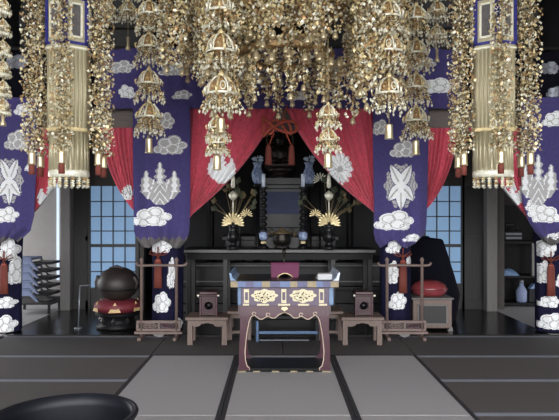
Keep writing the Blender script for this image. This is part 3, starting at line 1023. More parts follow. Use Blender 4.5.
def stool(px, Z, w_, top, base, label, deep=.3, scal=True, rail=False):
    t = thing('stool', label, 'stool', (wx(px, Z), Z, 0), 0, 'small wooden stools before the altar')
    hw = w_ / 2 / F * Z
    zt_, z1 = wz(top, Z), wz(top + 3, Z)
    b = MB(); b.box(-hw, hw, -.03, deep + .03, z1, zt_, bev=.006); b.build('seat', 'stool_wood', t)
    lw = .027
    for x in (-hw * .8, hw * .8):
        for y in (.03, deep - .03):
            b = MB()
            b.prism([(x - lw, 0), (x + lw, 0), (x + lw * .9, z1), (x - lw * .9, z1)], y - .025, y + .025)
            b.build('leg', 'stool_wood', t)
    a = hw * .8
    if scal:
        b = MB()
        pts = [(-a, z1)] + [(-a + 2 * a * i / 24, z1 - .045 - .028 * abs(math.cos(PI * (i / 24 - .5) * 3)) ** .5 * (1 if abs(i - 12) > 4 else .3) + .02 * math.exp(-((i - 12) / 3) ** 2)) for i in range(25)] + [(a, z1)]
        b.prism(pts, .01, .03); b.build('apron', 'stool_wood', t)
    if rail:
        b = MB(); b.box(-a, a, .02, .05, .07, .1); b.box(-a, -a + .03, .03, deep - .03, .07, .1); b.build('stretcher', 'stool_wood', t)
        b = MB(); b.box(-a, a, .015, .04, z1 - .05, z1); b.build('apron', 'stool_wood', t)
    return t, zt_


st = []
for n, px in enumerate((207, 362.5)):
    t, zs = stool(px, 6.52, 43, 317, 344, 'small wooden stool with scalloped apron under the ' + ('lantern box beside the left rail stand' if n == 0 else 'lantern box beside the right rail stand'))
    st.append(zs)
stool(239, 6.78, 24, 311, 345, 'plain wooden stool half behind the offering table, next to the left lantern stool', .3, False, True)
stool(331, 6.78, 24, 311, 345, 'plain wooden stool half behind the offering table, next to the right lantern stool', .3, False, True)
for n, px in enumerate((208.5, 364)):
    Zl = 6.6
    t = thing('lantern_box', 'dark red lacquer box with round window on the ' + ('stool by the left rail stand' if n == 0 else 'stool by the right rail stand'), 'lantern box', (wx(px, Zl), Zl, st[n]), 0, 'red lantern boxes on the stools')
    u = Zl / F
    hw, hh = 8 * u, 19.5 * u
    b = MB()
    n_ = 24
    # front plate with a round hole
    outer, inn = [], []
    for i in range(n_):
        a = 2 * PI * i / n_ + PI / 4
        c_, s_ = math.cos(a), math.sin(a)
        m_ = max(abs(c_), abs(s_))
        outer.append((c_ / m_ * hw * .98, hh * .52 + s_ / m_ * hh * .48)); inn.append((c_ * hw * .52, hh * .5 + s_ * hw * .55))
    vs = [(x, 0, z) for x, z in outer] + [(x, 0, z) for x, z in inn] + [(x, .02, z) for x, z in inn]
    fs = []
    for i in range(n_):
        j = (i + 1) % n_
        fs += [(i, j, n_ + j, n_ + i), (n_ + i, n_ + j, 2 * n_ + j, 2 * n_ + i)]
    b.add(vs, fs)
    b.box(-hw * .98, hw * .98, .02, .19, .005, hh)
    b.build('body', 'dark_red_lacquer', t)
    b = MB()
    ring = [(math.cos(2 * PI * i / 28) * hw * .56, -.002, hh * .5 + math.sin(2 * PI * i / 28) * hw * .59) for i in range(28)]
    b.tube(ring, .006, 6, closed=True); b.build('window_ring', 'red_lacquer', t)
    b = MB(); b.lathe([(hw * .5, 0), (hw * .5, .004)], (0, 0, 0), 20); b.v = [(x, .019 - z, hh * .5 + y) for x, y, z in b.v]; b.build('dark_window', 'black_lacquer', t)
    for s in (-1, 1):
        b = MB(); b.box(s * hw - .012, s * hw + .012, -.01, .012, 0, hh, bev=.004); b.build('corner_post', 'red_lacquer', t)
    b = MB(); b.box(-hw - .025, hw + .025, -.03, .21, hh, hh + .018, bev=.004); b.box(-hw - .01, hw + .01, -.02, .2, hh + .018, hh + .05, bev=.006); b.build('roof', 'dark_red_lacquer', t)
    b = MB()
    for s in (-1, 1):
        b.ball((s * (hw + .022), -.03, hh + .01), .014, 0, 8)
    b.build('gilt_tip', 'gold_pale', t)

# ------------------------------------------------------------------ rail stands
for n, (pl_, pr_, a, c, lab) in enumerate(((141.5, 176.5, 136, 187, 'greyish wooden rail stand before the pillar next to the black drum'), (387, 422, 378, 431, 'greyish wooden rail stand before the pillar next to the red cushion'))):
    Zs = 6.86
    t = thing('rail_stand', lab, 'rail stand', (wx((pl_ + pr_) / 2, Zs), Zs, 0), 0, 'wooden rail stands before the pillars')
    mx = (pl_ + pr_) / 2
    X_ = lambda px, mx=mx: (px - mx) / F * Zs
    z_ = lambda py: wz(py, Zs)
    for px in (pl_, pr_):
        b = MB()
        b.lathe([(.017, 0), (.017, z_(262)), (.022, z_(261)), (.024, z_(259.5)), (.012, z_(258)), (.004, z_(257))], (X_(px), 0, 0), 12); b.build('post', 'stand_wood', t)
        b = MB(); b.box(X_(px) - .02, X_(px) + .02, -.14, .14, 0, .035, bev=.008); b.build('foot', 'stand_wood', t)
    b = MB()
    a_, c_ = X_(a), X_(c)
    m2 = X_((pl_ + pr_) / 2)
    rad = [.014] * 7
    b.tube([(a_, 0, z_(262.5)), (a_ + .015, 0, z_(265)), (a_ + .05, 0, z_(265.6)), (0, 0, z_(265.3)), (c_ - .05, 0, z_(265.6)), (c_ - .015, 0, z_(265)), (c_, 0, z_(262.5))], rad, 8)
    b.build('top_rail', 'stand_wood', t)
    b = MB(); b.box(X_(pl_ - 5), X_(pr_ + 4), -.014, .014, z_(323), z_(320.5), bev=.003); b.box(X_(pl_ - 5), X_(pr_ + 4), -.014, .014, z_(331), z_(328.5), bev=.003)
    for q in (pl_ - 4, mx, pr_ + 3):
        b.box(X_(q) - .012, X_(q) + .012, -.012, .012, z_(329), z_(322))
    b.build('panel_frame', 'stand_wood', t)
    b = MB(); b.box(X_(pl_ - 4), X_(pr_ + 3), .006, .012, z_(329), z_(322)); b.build('panel_back', 'dark_wood', t)
    for q in ((pl_ + mx) / 2, (pr_ + mx) / 2):
        b = MB()
        b.tube([(X_(q) + 6.5 * math.cos(2 * PI * i / 24) / F * Zs, -.004, z_(325.6) + 2.3 * math.sin(2 * PI * i / 24) / F * Zs * (1 + .25 * math.cos(6 * PI * i / 12))) for i in range(24)], .007, 6, closed=True)
        for s in (-1, 0, 1):
            b.octa((X_(q) + s * .035, 0, z_(325.6)), .022, .006, .014)
        b.build('carved_insert', 'stand_wood' if q < mx else 'red_lacquer', t)
    b = MB(); b.box(X_(pl_ - 7), X_(pr_ + 6), -.02, .02, z_(334), z_(331.5), bev=.004); b.build('bottom_rail', 'stand_wood', t)
    b = MB(); b.prism([(X_(mx - 6), z_(334)), (X_(mx + 6), z_(334)), (X_(mx + 4), z_(336)), (X_(mx), z_(337.5)), (X_(mx - 4), z_(336))][::-1], -.01, .01); b.build('drop_ornament', 'grey_wood', t)

# ------------------------------------------------------------------ wooden fish drum on its cushion
Zm = 7.55
cxm = wx(118, Zm)
t = thing('drum_stand', 'low dark wooden stand under the red drum cushion', 'stand', (cxm, Zm, 0))
b = MB(); b.lathe([(.24, 0), (.26, .03), (.2, .06), (.2, .14), (.27, .17), (.27, .19)], (0, 0, 0), 24); b.build('base', 'black_wood', t)
b = MB()
for i in range(8):
    a = 2 * PI * i / 8
    b = MB(); b.octa((.21 * math.cos(a), .21 * math.sin(a), .1), .03, .03, .05); b.build('carving', 'dark_wood', t)
zc_ = wz(316.5, Zm)
t = thing('drum_cushion', 'round red cushion with gold corner triangles under the wooden fish drum', 'cushion', (cxm, Zm, .19))
b = MB()
hc = .15
b.lathe([(.05, 0), (.22, .005), (.275, .05), (.285, .08), (.265, .12), (.2, hc), (.02, hc)], (0, 0, 0), 32); b.build('pad', 'cushion_red', t)
for i in range(6):
    a = -PI / 2 + .12 + i * PI / 3
    b = MB()
    ca, sa = math.cos(a), math.sin(a)
    pts = []
    for w_, r, z in ((-.075, .289, .03), (.075, .289, .03), (0, .26, .145)):
        pts.append((ca * r - sa * w_, sa * r + ca * w_, z))
    pts2 = [(x * .97, y * .97, z) for x, y, z in pts]
    b.add(pts + pts2, [(0, 1, 2), (5, 4, 3), (0, 3, 4, 1), (1, 4, 5, 2), (2, 5, 3, 0)])
    b.build('gold_triangle', 'cushion_gold', t)
t = thing('wooden_fish_drum', 'large round dark wooden fish drum resting on the red cushion', 'drum', (cxm, Zm, .19 + hc - .02))
r = 20.5 / F * Zm
b = MB()
prof = []
for k in range(15):
    a = PI * k / 14
    prof.append((r * math.sin(a) + .001, r * .84 - r * .84 * math.cos(a)))
b.lathe(prof, (0, 0, 0), 32)
b.build('body', 'drum_wood', t)
b = MB()
pts = [((r * 1.0) * math.cos(a), -(r * 1.0) * abs(math.sin(a)) * .98, r * .62 + .0 * a) for a in [PI * (.05 + .9 * i / 20) for i in range(21)]]
b.tube(pts, .012, 6)
b.build('sound_slot', 'black_wood', t)
b = MB()
for s in (-1, 1):
    b.tube([(s * r * .85, -r * .42, r * 1.25), (s * r * .98, -r * .2, r * .95), (s * r * .93, -r * .35, r * .62)], [.02, .03, .018], 8)
b.build('carved_fin', 'drum_wood', t); b = MB()
b.tube([(-r * .35, -r * .3, r * 1.62), (0, -r * .2, r * 1.7), (r * .35, -r * .3, r * 1.62)], [.012, .022, .012], 8)
b.build('carved_crest', 'drum_wood', t)
b = MB(); b.tube([(cxm - .45, Zm - .1, .0), (cxm - .43, Zm - .1, wz(285, Zm))], .009, 8); b.lathe([(.05, 0), (.05, .015), (.012, .02)], (cxm - .45, Zm - .1, 0), 12)
b.tube([(cxm - .43, Zm - .1, wz(285, Zm)), (cxm - .3, Zm - .1, wz(284, Zm))], .007, 8)
tag(b.build('mallet_stand', 'grey_metal'), 'thin metal mallet stand next to the wooden fish drum', 'stand')

# ------------------------------------------------------------------ red leather cushion on box, navy cover behind
Zx = 7.32
cxx = wx(432.5, Zx)
t = thing('box_stand', 'greyish wooden box stand with inset panel under the red leather cushion', 'box stand', (cxx, Zx, 0))
hw = 19.5 / F * Zx; z1 = wz(299.5, Zx)
b = MB(); b.box(-hw, hw, 0, .42, .03, z1, bev=.008); b.build('body', 'stool_wood', t)
b = MB(); b.box(-hw * .7, hw * .7, -.004, .0, .09, z1 - .07); b.build('inset_panel', 'dark_wood', t)
b = MB()
for x0, x1, z0_, z1_ in ((-hw * .76, hw * .76, z1 - .075, z1 - .06), (-hw * .76, hw * .76, .075, .09), (-hw * .76, -hw * .7, .08, z1 - .06), (hw * .7, hw * .76, .08, z1 - .06)):
    b.box(x0, x1, -.01, 0, z0_, z1_)
b.build('panel_moulding', 'grey_wood', t)
b = MB(); b.box(-hw - .02, hw + .02, -.02, .44, z1, z1 + .02, bev=.006); b.build('top_board', 'grey_wood', t)
for s in (-1, 1):
    b = MB(); b.prism([(s * hw - .05, 0), (s * hw + .01, 0), (s * hw + .0, .05), (s * hw - .03, .04)], -.01, .04); b.build('foot', 'grey_wood', t)
t = thing('round_cushion', 'plump shiny red leather cushion on the box stand', 'cushion', (wx(429, Zx + .2), Zx + .2, z1 + .02))
b = MB(); rr = 18 / F * Zx
b.lathe([(.05, 0), (rr * .8, .005), (rr * .98, .05), (rr, .09), (rr * .92, .135), (rr * .6, .18), (rr * .2, .195), (.005, .19)], (0, 0, 0), 32); b.build('pad', 'cushion_leather', t)
b = MB(); b.tube([(rr * 1.0 * math.cos(2 * PI * i / 40), rr * math.sin(2 * PI * i / 40), .088) for i in range(40)], .009, 6, closed=True); b.build('piping', 'cushion_red', t)
b = MB()
Zn = 8.15
tabn = [(236, 414, 436), (240, 408, 443), (255, 404, 448), (275, 402, 454), (295, 400, 459), (310, 399, 456), (322, 398, 453)]


def fn(u, v):
    y0, y1 = 236, 322
    a = interp([((q[0] - y0) / (y1 - y0), q[1]) for q in tabn], v)
    c = interp([((q[0] - y0) / (y1 - y0), q[2]) for q in tabn], v)
    th = 2 * PI * u
    ca, sa = math.cos(th), math.sin(th)
    fold = 1 + .05 * math.sin(th * 9 + v * 2) * v
    xm, hw_ = (a + c) / 2, (c - a) / 2
    sc_ = 1 if v > .02 else .3
    return (wx(xm + hw_ * ca * fold * sc_, Zn), Zn + (.1 + .26 * v) * sa * fold * sc_, wz(236 + (322 - 236) * v, Zn) - (0 if v > 0 else 0))


b.grid(fn, 96, 60)
b.lathe([(.06, wz(322, Zn)), (.06, wz(236.5, Zn))], (wx(425, Zn), Zn, 0), 10)
b.lathe([(.2, 0), (.2, .03), (.05, .05), (.05, wz(322, Zn))], (wx(425, Zn), Zn, 0), 16)
o = b.build('draped_cover', 'cover_navy')
tag(o, 'dark navy cloth draped over a tall stand behind the red leather cushion', 'cloth cover')

# ------------------------------------------------------------------ stack of blue chairs
CH = None
Zh = 8.75
xh = wx(33, Zh)
for i in range(5):
    lab = ['lowest', 'second', 'third', 'fourth', 'topmost'][i] + (' chair up' if 0 < i < 4 else '') + ' in the stack of blue-grey chairs by the white wall'
    loc = (xh, Zh, .15 + .108 * i)
    if CH is None:
        CH = thing('stacking_chair', lab, 'chair', loc, 0, 'stacked blue-grey chairs')
        b = MB()
        b.box(-.2, .06, -.2, .2, .16, .195, bev=.012); b.build('seat', 'chair_blue', CH)
        b = MB(); b.prism([(-.2, .2), (.02, .2), (.06, .15), (.16, .02), (.12, .02), (.03, .1), (-.2, .1)][::-1], -.2, -.175); b.build('side_panel', 'chair_blue', CH)
        b = MB()
        for y in (-.19, .19):
            b.tube([(.03, y, .17), (.1, y, .08), (.15, y, .03), (.22, y, .02), (.3, y, .02)], .012, 6)
        b.tube([(.3, -.19, .02), (.3, .19, .02)], .012, 6)
        b.build('leg_frame', 'chair_frame', CH)
        b = MB(); b.box(.05, .32, -.19, .19, .1, .135, bev=.01); b.build('backrest', 'chair_frame', CH)
        b = MB(); b.box(-.15, -.08, -.206, -.2, .145, .165); b.build('slot', 'paper', CH)
    else:
        dup(CH, loc, lab)
b = MB(); b.box(-.22, .34, -.22, .22, .13, .15)
for x in (-.2, .3):
    for y in (-.2, .2):
        b.box(x - .015, x + .015, y - .015, y + .015, .0, .13)
o = b.build('trolley', 'chair_frame'); o.location = (xh, Zh, .0); tag(o, 'low black base frame beneath the stacked blue-grey chairs', 'trolley')

# ------------------------------------------------------------------ store shelves at the right
Zq = 9.15
t = thing('shelf_unit', 'dark open shelf unit in the store room behind the right pillar', 'shelf', (wx(521, Zq), Zq, 0))
hw = 25 / F * Zq
for s in (-1, 1):
    b = MB(); b.box(s * hw - .02, s * hw + .02, 0, .42, 0, wz(205, Zq)); b.build('upright', 'black_wood', t)
shz = [wz(241.5, Zq), wz(276, Zq), wz(303, Zq)]
for z in shz:
    b = MB(); b.box(-hw, hw, 0, .42, z - .03, z); b.build('shelf_board', 'black_wood', t)
b = MB(); b.box(-hw, hw, .4, .42, 0, wz(205, Zq)); b.build('back_board', 'black_wood', t)
b = MB(); b.box(wx(534, Zq) - wx(521, Zq) - .02, wx(534, Zq) - wx(521, Zq) + .02, .02, .06, shz[1], shz[0] - .03); b.build('divider', 'grey_wood', t)


def on(name, label, cat, px, y, z, bld):
    t = thing(name, label, cat, (wx(px, y), y, z)); bld(t); return t


def bA(t):
    b = MB(); b.box(-.14, .14, -.1, .1, 0, .16, bev=.02); b.build('body', 'chair_frame', t)
    b = MB(); b.box(-.12, .12, -.106, -.1, .04, .06); b.box(-.12, .12, -.106, -.1, .1, .12); b.build('trim_band', 'grey_metal', t)
    b = MB(); b.tube([(-.09, 0, .15), (-.07, 0, .25), (.07, 0, .25), (.09, 0, .15)], .014, 8); b.build('handle', 'chair_frame', t)


on('radio_case', 'black case with grey bands and handle on the upper store shelf', 'case', 511, Zq + .15, shz[0], bA)


def bB(t):
    b = MB()
    b.grid(lambda u, v: (-.2 + .4 * u + .03 * v, -.1 + .22 * v, .1 * math.sin(PI * u) ** .6 * math.sin(PI * v) ** .5 + .015 * math.sin(u * 14 + v * 7) * math.sin(PI * u)), 24, 16)
    o = b.build('cloth', 'pale_blue', t)
    b = MB(); b.box(-.17, .2, -.08, .1, -.0, .012); b.build('underside', 'pale_blue', t)


on('folded_cloth', 'crumpled pale blue cloth on the middle store shelf', 'cloth', 504, Zq + .13, shz[1] + .0, bB)


def bC(t):
    b = MB(); b.lathe([(.06, 0), (.075, .02), (.08, .16), (.05, .22), (.03, .25), (.03, .3)], (0, 0, 0), 16); b.build('bottle', 'chair_blue', t)
    b = MB(); b.lathe([(.034, .29), (.034, .33)], (0, 0, 0), 12); b.build('cap', 'grey_metal', t)


on('jar', 'blue-grey jar standing on the lowest store shelf', 'jar', 521.5, Zq + .1, shz[2], bC)


def bD(t):
    b = MB(); b.box(-.1, .1, -.06, .06, 0, .2, bev=.01); b.build('carton', 'chair_frame', t)
    b = MB(); b.prism([(-.08, .2), (.09, .2), (.12, .29), (-.02, .27)][::-1], -.05, .05); b.build('blue_flap', 'pale_blue', t)


on('carton', 'dark carton with a pale blue flap next to the jar on the lowest shelf', 'carton', 534, Zq + .12, shz[2], bD)

# ------------------------------------------------------------------ big bronze bowl gong near the viewer
cb = P(65, 415, 2.66)
t = thing('bowl_gong', 'large black bronze bowl gong on the mats at the corner near the viewer', 'gong', (cb.x, cb.y, 0))
R0 = 72 / F * 2.66
hb = cb.z
b = MB()
prof = [(.02, .0), (R0 * .55, .0), (R0 * .8, .06), (R0 * .96, .18), (R0 * .99, .3), (R0 * .965, hb - .05), (R0, hb - .015), (R0, hb), (R0 * .94, hb), (R0 * .925, hb - .05), (R0 * .93, .3), (R0 * .9, .2), (R0 * .75, .09), (R0 * .5, .045), (.02, .04)]
b.lathe(prof, (0, 0, 0), 64)
b.build('bowl', 'iron_black', t)
b = MB(); b.tube([(R0 * 1.0 * math.cos(2 * PI * i / 64), R0 * 1.0 * math.sin(2 * PI * i / 64), hb - .006) for i in range(64)], .011, 8, closed=True); b.build('rim_bead', 'iron_black', t)
t.rotation_euler = (.0, math.radians(-1.2), 0)

# ------------------------------------------------------------------ gilt ornaments
GM = ['gold', 'gold_pale', 'gold_deep', 'gold_dim']
rg = random.Random(11)


def rmat():
    return Matrix.Rotation(rg.uniform(0, 6.3), 3, 'Z') @ Matrix.Rotation(rg.uniform(-1.2, 1.2), 3, 'X')


def gmi():
    return rg.choices((0, 1, 2, 3), (5, 4, 2, 2))[0]


def strand_mesh(L, spread, step, per, size):
    b = MB()
    b.tube([(0, 0, 0), (0, 0, -L)], .003, 4, 3)
    z = -step * .5
    while z > -L:
        b.octa((0, 0, z), size * .9, size * .9, size * 1.1, gmi())
        for q in range(per):
            a = rg.uniform(0, 2 * PI); r = spread * math.sqrt(rg.uniform(.08, 1))
            zz = z + rg.uniform(-step, step) * .6
            p = (r * math.cos(a), r * math.sin(a), zz)
            if rg.random() < .45:
                b.octa(p, size * rg.uniform(.6, 1), None, size * rg.uniform(.7, 1.2), gmi())
            else:
                b.octa(p, size * rg.uniform(.9, 1.5), size * .25, size * rg.uniform(.9, 1.6), gmi(), rmat())
            if rg.random() < .25:
                b.tube([(0, 0, zz + .01), (r * .6 * math.cos(a), r * .6 * math.sin(a), zz + .016), p], .0025, 4, 3)
        z -= step
    return b


def bell_mesh(b, c, r, h, mi=0):
    b.lathe([(r, -h), (r * .95, -h * .8), (r * .8, -h * .45), (r * .62, -h * .15), (r * .2, 0), (.002, .0)], c, 10, mi)
    b.octa((c[0], c[1], c[2] - h * 1.15), r * .35, None, None, mi)


def cap_mesh(r, h):
    """openwork lotus-leaf cap: dome of scrolls with scalloped rim and finial"""
    b = MB()
    n = 8
    b.lathe([(r * .14, h * .95), (r * .24, h * 1.08), (r * .16, h * 1.2), (r * .05, h * 1.35)], (0, 0, 0), 10, 0)
    b.lathe([(r * .96, -r * .09), (r * 1.02, -r * .05), (r * 1.02, r * .05), (r * .96, r * .08)], (0, 0, 0), 24, 1, closed=False)
    for i in range(n):
        a = 2 * PI * i / n
        ca, sa = math.cos(a), math.sin(a)
        b.tube([(ca * r * q, sa * r * q, z) for q, z in ((.1, h * 1.0), (.5, h * .88), (.82, h * .52), (.98, .0), (1.16, -.01), (1.24, h * .2), (1.12, h * .28))], r * .075, 5, 1 if i % 2 else 0)
        a2 = a + PI / n
        c2, s2 = math.cos(a2), math.sin(a2)
        # openwork scroll between the ribs
        pts = []
        for k in range(14):
            w_ = 2 * PI * k / 14
            u, z = .17 * math.cos(w_), h * (.36 + .24 * math.sin(w_))
            q = .98 * math.sqrt(max(.1, 1 - (z / (h * 1.03)) ** 2))
            pts.append((c2 * r * q - s2 * r * u, s2 * r * q + c2 * r * u, z))
        b.tube(pts, r * .05, 4, 2 if i % 2 else 1, closed=True)
        b.octa((c2 * r * .9, s2 * r * .9, h * .34), r * .1, None, r * .13, 0)
    b.lathe([(r * .5, -.004), (r * .5, h * .5), (r * .2, h * .9)], (0, 0, 0), 10, 2)
    return b


def fringe_mesh(r, L, n=14, flare=1.1):
    b = MB()
    for i in range(n):
        a = 2 * PI * i / n
        rr_ = r * rg.uniform(.75, 1.08)
        x, y = rr_ * math.cos(a), rr_ * math.sin(a)
        l = L * rg.uniform(.65, 1.0)
        b.tube([(x, y, 0), (x * (1 + (flare - 1) * l / L), y * (1 + (flare - 1) * l / L), -l)], .0025, 4, 3)
        x0, y0 = x, y
        k = 0
        z = -.012
        while z > -l:
            x, y = x0 * (1 + (flare - 1) * -z / L), y0 * (1 + (flare - 1) * -z / L)
            if k % 2:
                b.octa((x, y, z), .012, .003, .015, gmi(), rmat())
            else:
                b.octa((x, y, z), .008, None, .01, gmi())
            if rg.random() < .6:
                b.octa((x * rg.uniform(.8, 1.2), y * rg.uniform(.8, 1.2), z), .011, .003, .013, gmi(), rmat())
            z -= .02; k += 1
        b.octa((x * 1.02, y * 1.02, -l - .012), .013, .013, .018, 1)
    # inner core
    b.tube([(0, 0, .02), (0, 0, -L * .6)], .012, 6, 2)
    return b


proto = {}


def pendant(px, Z, ytop, tiers, r, yend, label, tail='bell', sp=33):
    """stacked caps: tiers = list of cap rim heights in px"""
    top = wz(ytop, Z)
    t = thing('hanging_pendant', label, 'pendant', (wx(px, Z), Z, top), 0, 'gilt pendants hung around the canopy')
    b = MB(); b.tube([(0, 0, 0), (0, 0, wz(yend - 8, Z) - top)], .005, 6); b.build('chain', 'gold_dim', t)
    L = (sp - 15) / F * Z
    for y in tiers:
        z = wz(y, Z) - top
        key = (round(r, 3), round(L, 2))
        if key not in proto:
            c = cap_mesh(r * .84, r * 1.0).build('lotus_cap', GM, t)
            f = fringe_mesh(r * .66, L, 20, 1.95).build('bead_fringe', GM, t)
            f2 = fringe_mesh(r * .34, L * .8, 8, 1.5).build('inner_fringe', GM, t)
            proto[key] = (c, f, f2)
            for o in proto[key]: o.location = (0, 0, z)
        else:
            for o in proto[key]:
                part_copy(o, t, (0, 0, z), rg.uniform(0, 3))
    z = wz(yend, Z) - top
    b = MB()
    hh = 15 / F * Z
    if tail == 'tube':
        b.lathe([(.005, hh), (.028, hh * .97), (.032, hh * .9), (.03, hh * .8), (.034, hh * .1), (.038, 0), (.026, 0)], (0, 0, z), 12)
    else:
        b.lathe([(.005, hh * .9), (.016, hh * .85), (.014, hh * .4), (.024, hh * .15), (.026, 0), (.01, 0)], (0, 0, z), 12)
    b.build('tube_bell', 'bell_bronze', t)
    return t


CZ = 5.6
CXc = wx(284, CZ)
pendant(149, 5.55, -20, [-18, 15, 48, 84, 117], .12, 153, 'tall gilt pendant hanging over the paulownia drape, with four lotus caps', 'tube')
pendant(221, 4.85, -20, [12, 52, 94], .14, 133, 'gilt pendant ending in a bronze tube over the paulownia curtain', 'tube', 34)
pendant(217, 4.95, -20, [128, 143], .085, 170, 'slender gilt pendant dipping low in front of the white paulownia crest', 'tube', 26)
pendant(328, 4.85, -20, [116, 140], .085, 168, 'slender gilt pendant with two lotus caps hanging over the chrysanthemum curtain', 'tube', 27)
pendant(389, 4.9, -20, [18, 52, 94], .13, 139, 'thick gilt pendant with bronze tube over the inner edge of the peony drape', 'tube', 34)
pendant(416, 5.55, -20, [-18, 20, 54, 88, 121], .12, 155, 'tall gilt pendant hanging over the outer edge of the peony drape', 'tube')
pendant(437, 6.3, -20, [-10, 12, 36], .1, 62, 'short gilt pendant with a round bell between the canopy and the banner by the shelves', 'bell', 24)
pendant(128, 6.3, -20, [-10, 12], .1, 50, 'short dim gilt pendant between the canopy and the banner by the drum', 'bell', 24)
pendant(108, 6.1, -20, [-12, 10], .08, 48, 'short dim gilt pendant just behind the banner by the drum', 'bell', 24)
pendant(3, 4.6, -20, [-15, 6, 27, 48, 68, 88, 106], .05, 126, 'narrow gilt pendant hanging at the picture edge above the stacked chairs', 'bell', 22)
pendant(488, 5.2, -20, [-12, 6, 22], .07, 52, 'short narrow gilt pendant behind the banner by the shelves', 'bell', 22)

# canopy
t = thing('canopy', 'huge gilt temple canopy dripping with bead strands above the offering table', 'canopy', (CXc, CZ, 3.45))
zc0 = 3.45
b = MB()
for rr_ in (.45, .75, 1.08):
    b.tube([(rr_ * math.cos(2 * PI * i / 48), rr_ * math.sin(2 * PI * i / 48), 0) for i in range(48)], .022, 6, closed=True)
for i in range(6):
    a = i * PI / 3
    b.tube([(.0, 0, .12), (.5 * math.cos(a), .5 * math.sin(a), .1), (1.0 * math.cos(a), 1.0 * math.sin(a), .02), (1.2 * math.cos(a), 1.2 * math.sin(a), .06), (1.24 * math.cos(a), 1.24 * math.sin(a), .14)], .026, 8)
b.build('frame', 'gold_deep', t)
b = MB(); b.lathe([(1.0, .02), (.8, .2), (.45, .34), (.15, .4), (.12, .55), (.02, .6)], (0, 0, 0), 24, closed=False)
o = b.build('roof', 'gold_deep', t)
b = MB(); b.tube([(0, 0, .5), (0, 0, ZC - zc0)], .012, 8); b.build('chain', 'bronze', t)
# two gilt drums
Zf1 = CZ - .36
b = MB(); b.lathe([(.36, wz(22, Zf1) - zc0), (.38, wz(21, Zf1) - zc0), (.38, wz(12, Zf1) - zc0), (.36, wz(11, Zf1) - zc0)], (0, 0, 0), 12, 0, False, rot=PI / 12, closed=False)
for i in range(24):
    a = 2 * PI * i / 24
    b.octa((.378 * math.cos(a), .378 * math.sin(a), wz(17, Zf1) - zc0), .035, .012, .035, 1 + i % 2, Matrix.Rotation(a + PI / 2, 3, 'Z'))
b.build('upper_drum', ['gold', 'gold_pale', 'gold_deep'], t)
Zf2 = CZ - .44
b = MB(); b.lathe([(.42, wz(46, Zf2) - zc0), (.455, wz(45, Zf2) - zc0), (.455, wz(40, Zf2) - zc0), (.42, wz(39, Zf2) - zc0)], (0, 0, 0), 12, 0, False, rot=PI / 12, closed=False)
for i in range(30):
    a = 2 * PI * i / 30
    b.octa((.45 * math.cos(a), .45 * math.sin(a), wz(42, Zf2) - zc0), .03, .012, .03, 1 + i % 2, Matrix.Rotation(a + PI / 2, 3, 'Z'))
b.build('lower_drum', ['gold_deep', 'gold', 'gold_dim'], t)
b = MB()
for i in range(6):
    a = i * PI / 3 + PI / 6
    b = MB(); b.tube([(.4 * math.cos(a), .4 * math.sin(a), 0), (.4 * math.cos(a), .4 * math.sin(a), wz(40, Zf2) - zc0)], .008, 6); b.build('drum_rod', 'gold_dim', t)
# strands hung from the lower drum (front half visible), ending in bells
SP = {}


def strand(L, px, py, pz, variant, spread, step, per, size, bell=True):
    key = (round(L, 1), variant, spread)
    L = round(L, 1)
    if key not in SP:
        s = strand_mesh(L, spread, step, per, size).build('bead_strand', GM, t)
        if bell:
            b = MB(); bell_mesh(b, (0, 0, -L), .025, .055); b.build('bell', 'bell_bronze', s)
        s.location = (px, py, pz)
        SP[key] = s
    else:
        part_copy(SP[key], t, (px, py, pz), rg.uniform(0, 6))


zr = wz(44, Zf2) - zc0
for i in range(20):
    a = 2 * PI * i / 20 + .1
    r_ = .5 if i % 2 else .4
    strand(.4 if i % 2 else .3, r_ * math.cos(a), r_ * math.sin(a), zr - .02, i % 3, .055, .036, 8, .014)
for i in range(12):
    a = 2 * PI * i / 12 + .1
    strand(.3, .36 * math.cos(a), .36 * math.sin(a), wz(20, Zf1) - zc0, i % 2, .055, .036, 7, .014)
# strands of the outer ring; lengths follow the position round the ring
cnt = 0
for i in range(62):
    a = -PI / 2 + (i - 30.5) / 62 * 1.3 * PI * 1.05 + rg.uniform(-.03, .03)
    r_ = rg.choice((.62, .78, .92, 1.06))
    x, y = r_ * math.cos(a), r_ * math.sin(a)
    if y < 0 and abs(x) < .42:
        L = rg.choice((.5, .6, .7))
    elif y < 0:
        L = rg.choice((.9, 1.0, 1.1, 1.2) if abs(x) < .75 else (.7, .8, .9))
    else:
        L = rg.choice((.6, .7, .8))
    strand(L, x, y, -.02, i % 2, .075, .036, 10, .014)
# row of larger bells round the lower drum
bp = MB(); bell_mesh(bp, (0, 0, 0), .036, .075)
bo = None
zb = wz(52, Zf2) - zc0
for i in range(24):
    a = 2 * PI * i / 24 + .06
    loc = (.53 * math.cos(a), .53 * math.sin(a), zb - (.02 if i % 2 else .0))
    if bo is None:
        bo = bp.build('bell', 'bell_bronze', t); bo.location = loc
    else:
        part_copy(bo, t, loc, 0)

# hexagonal hanging banners


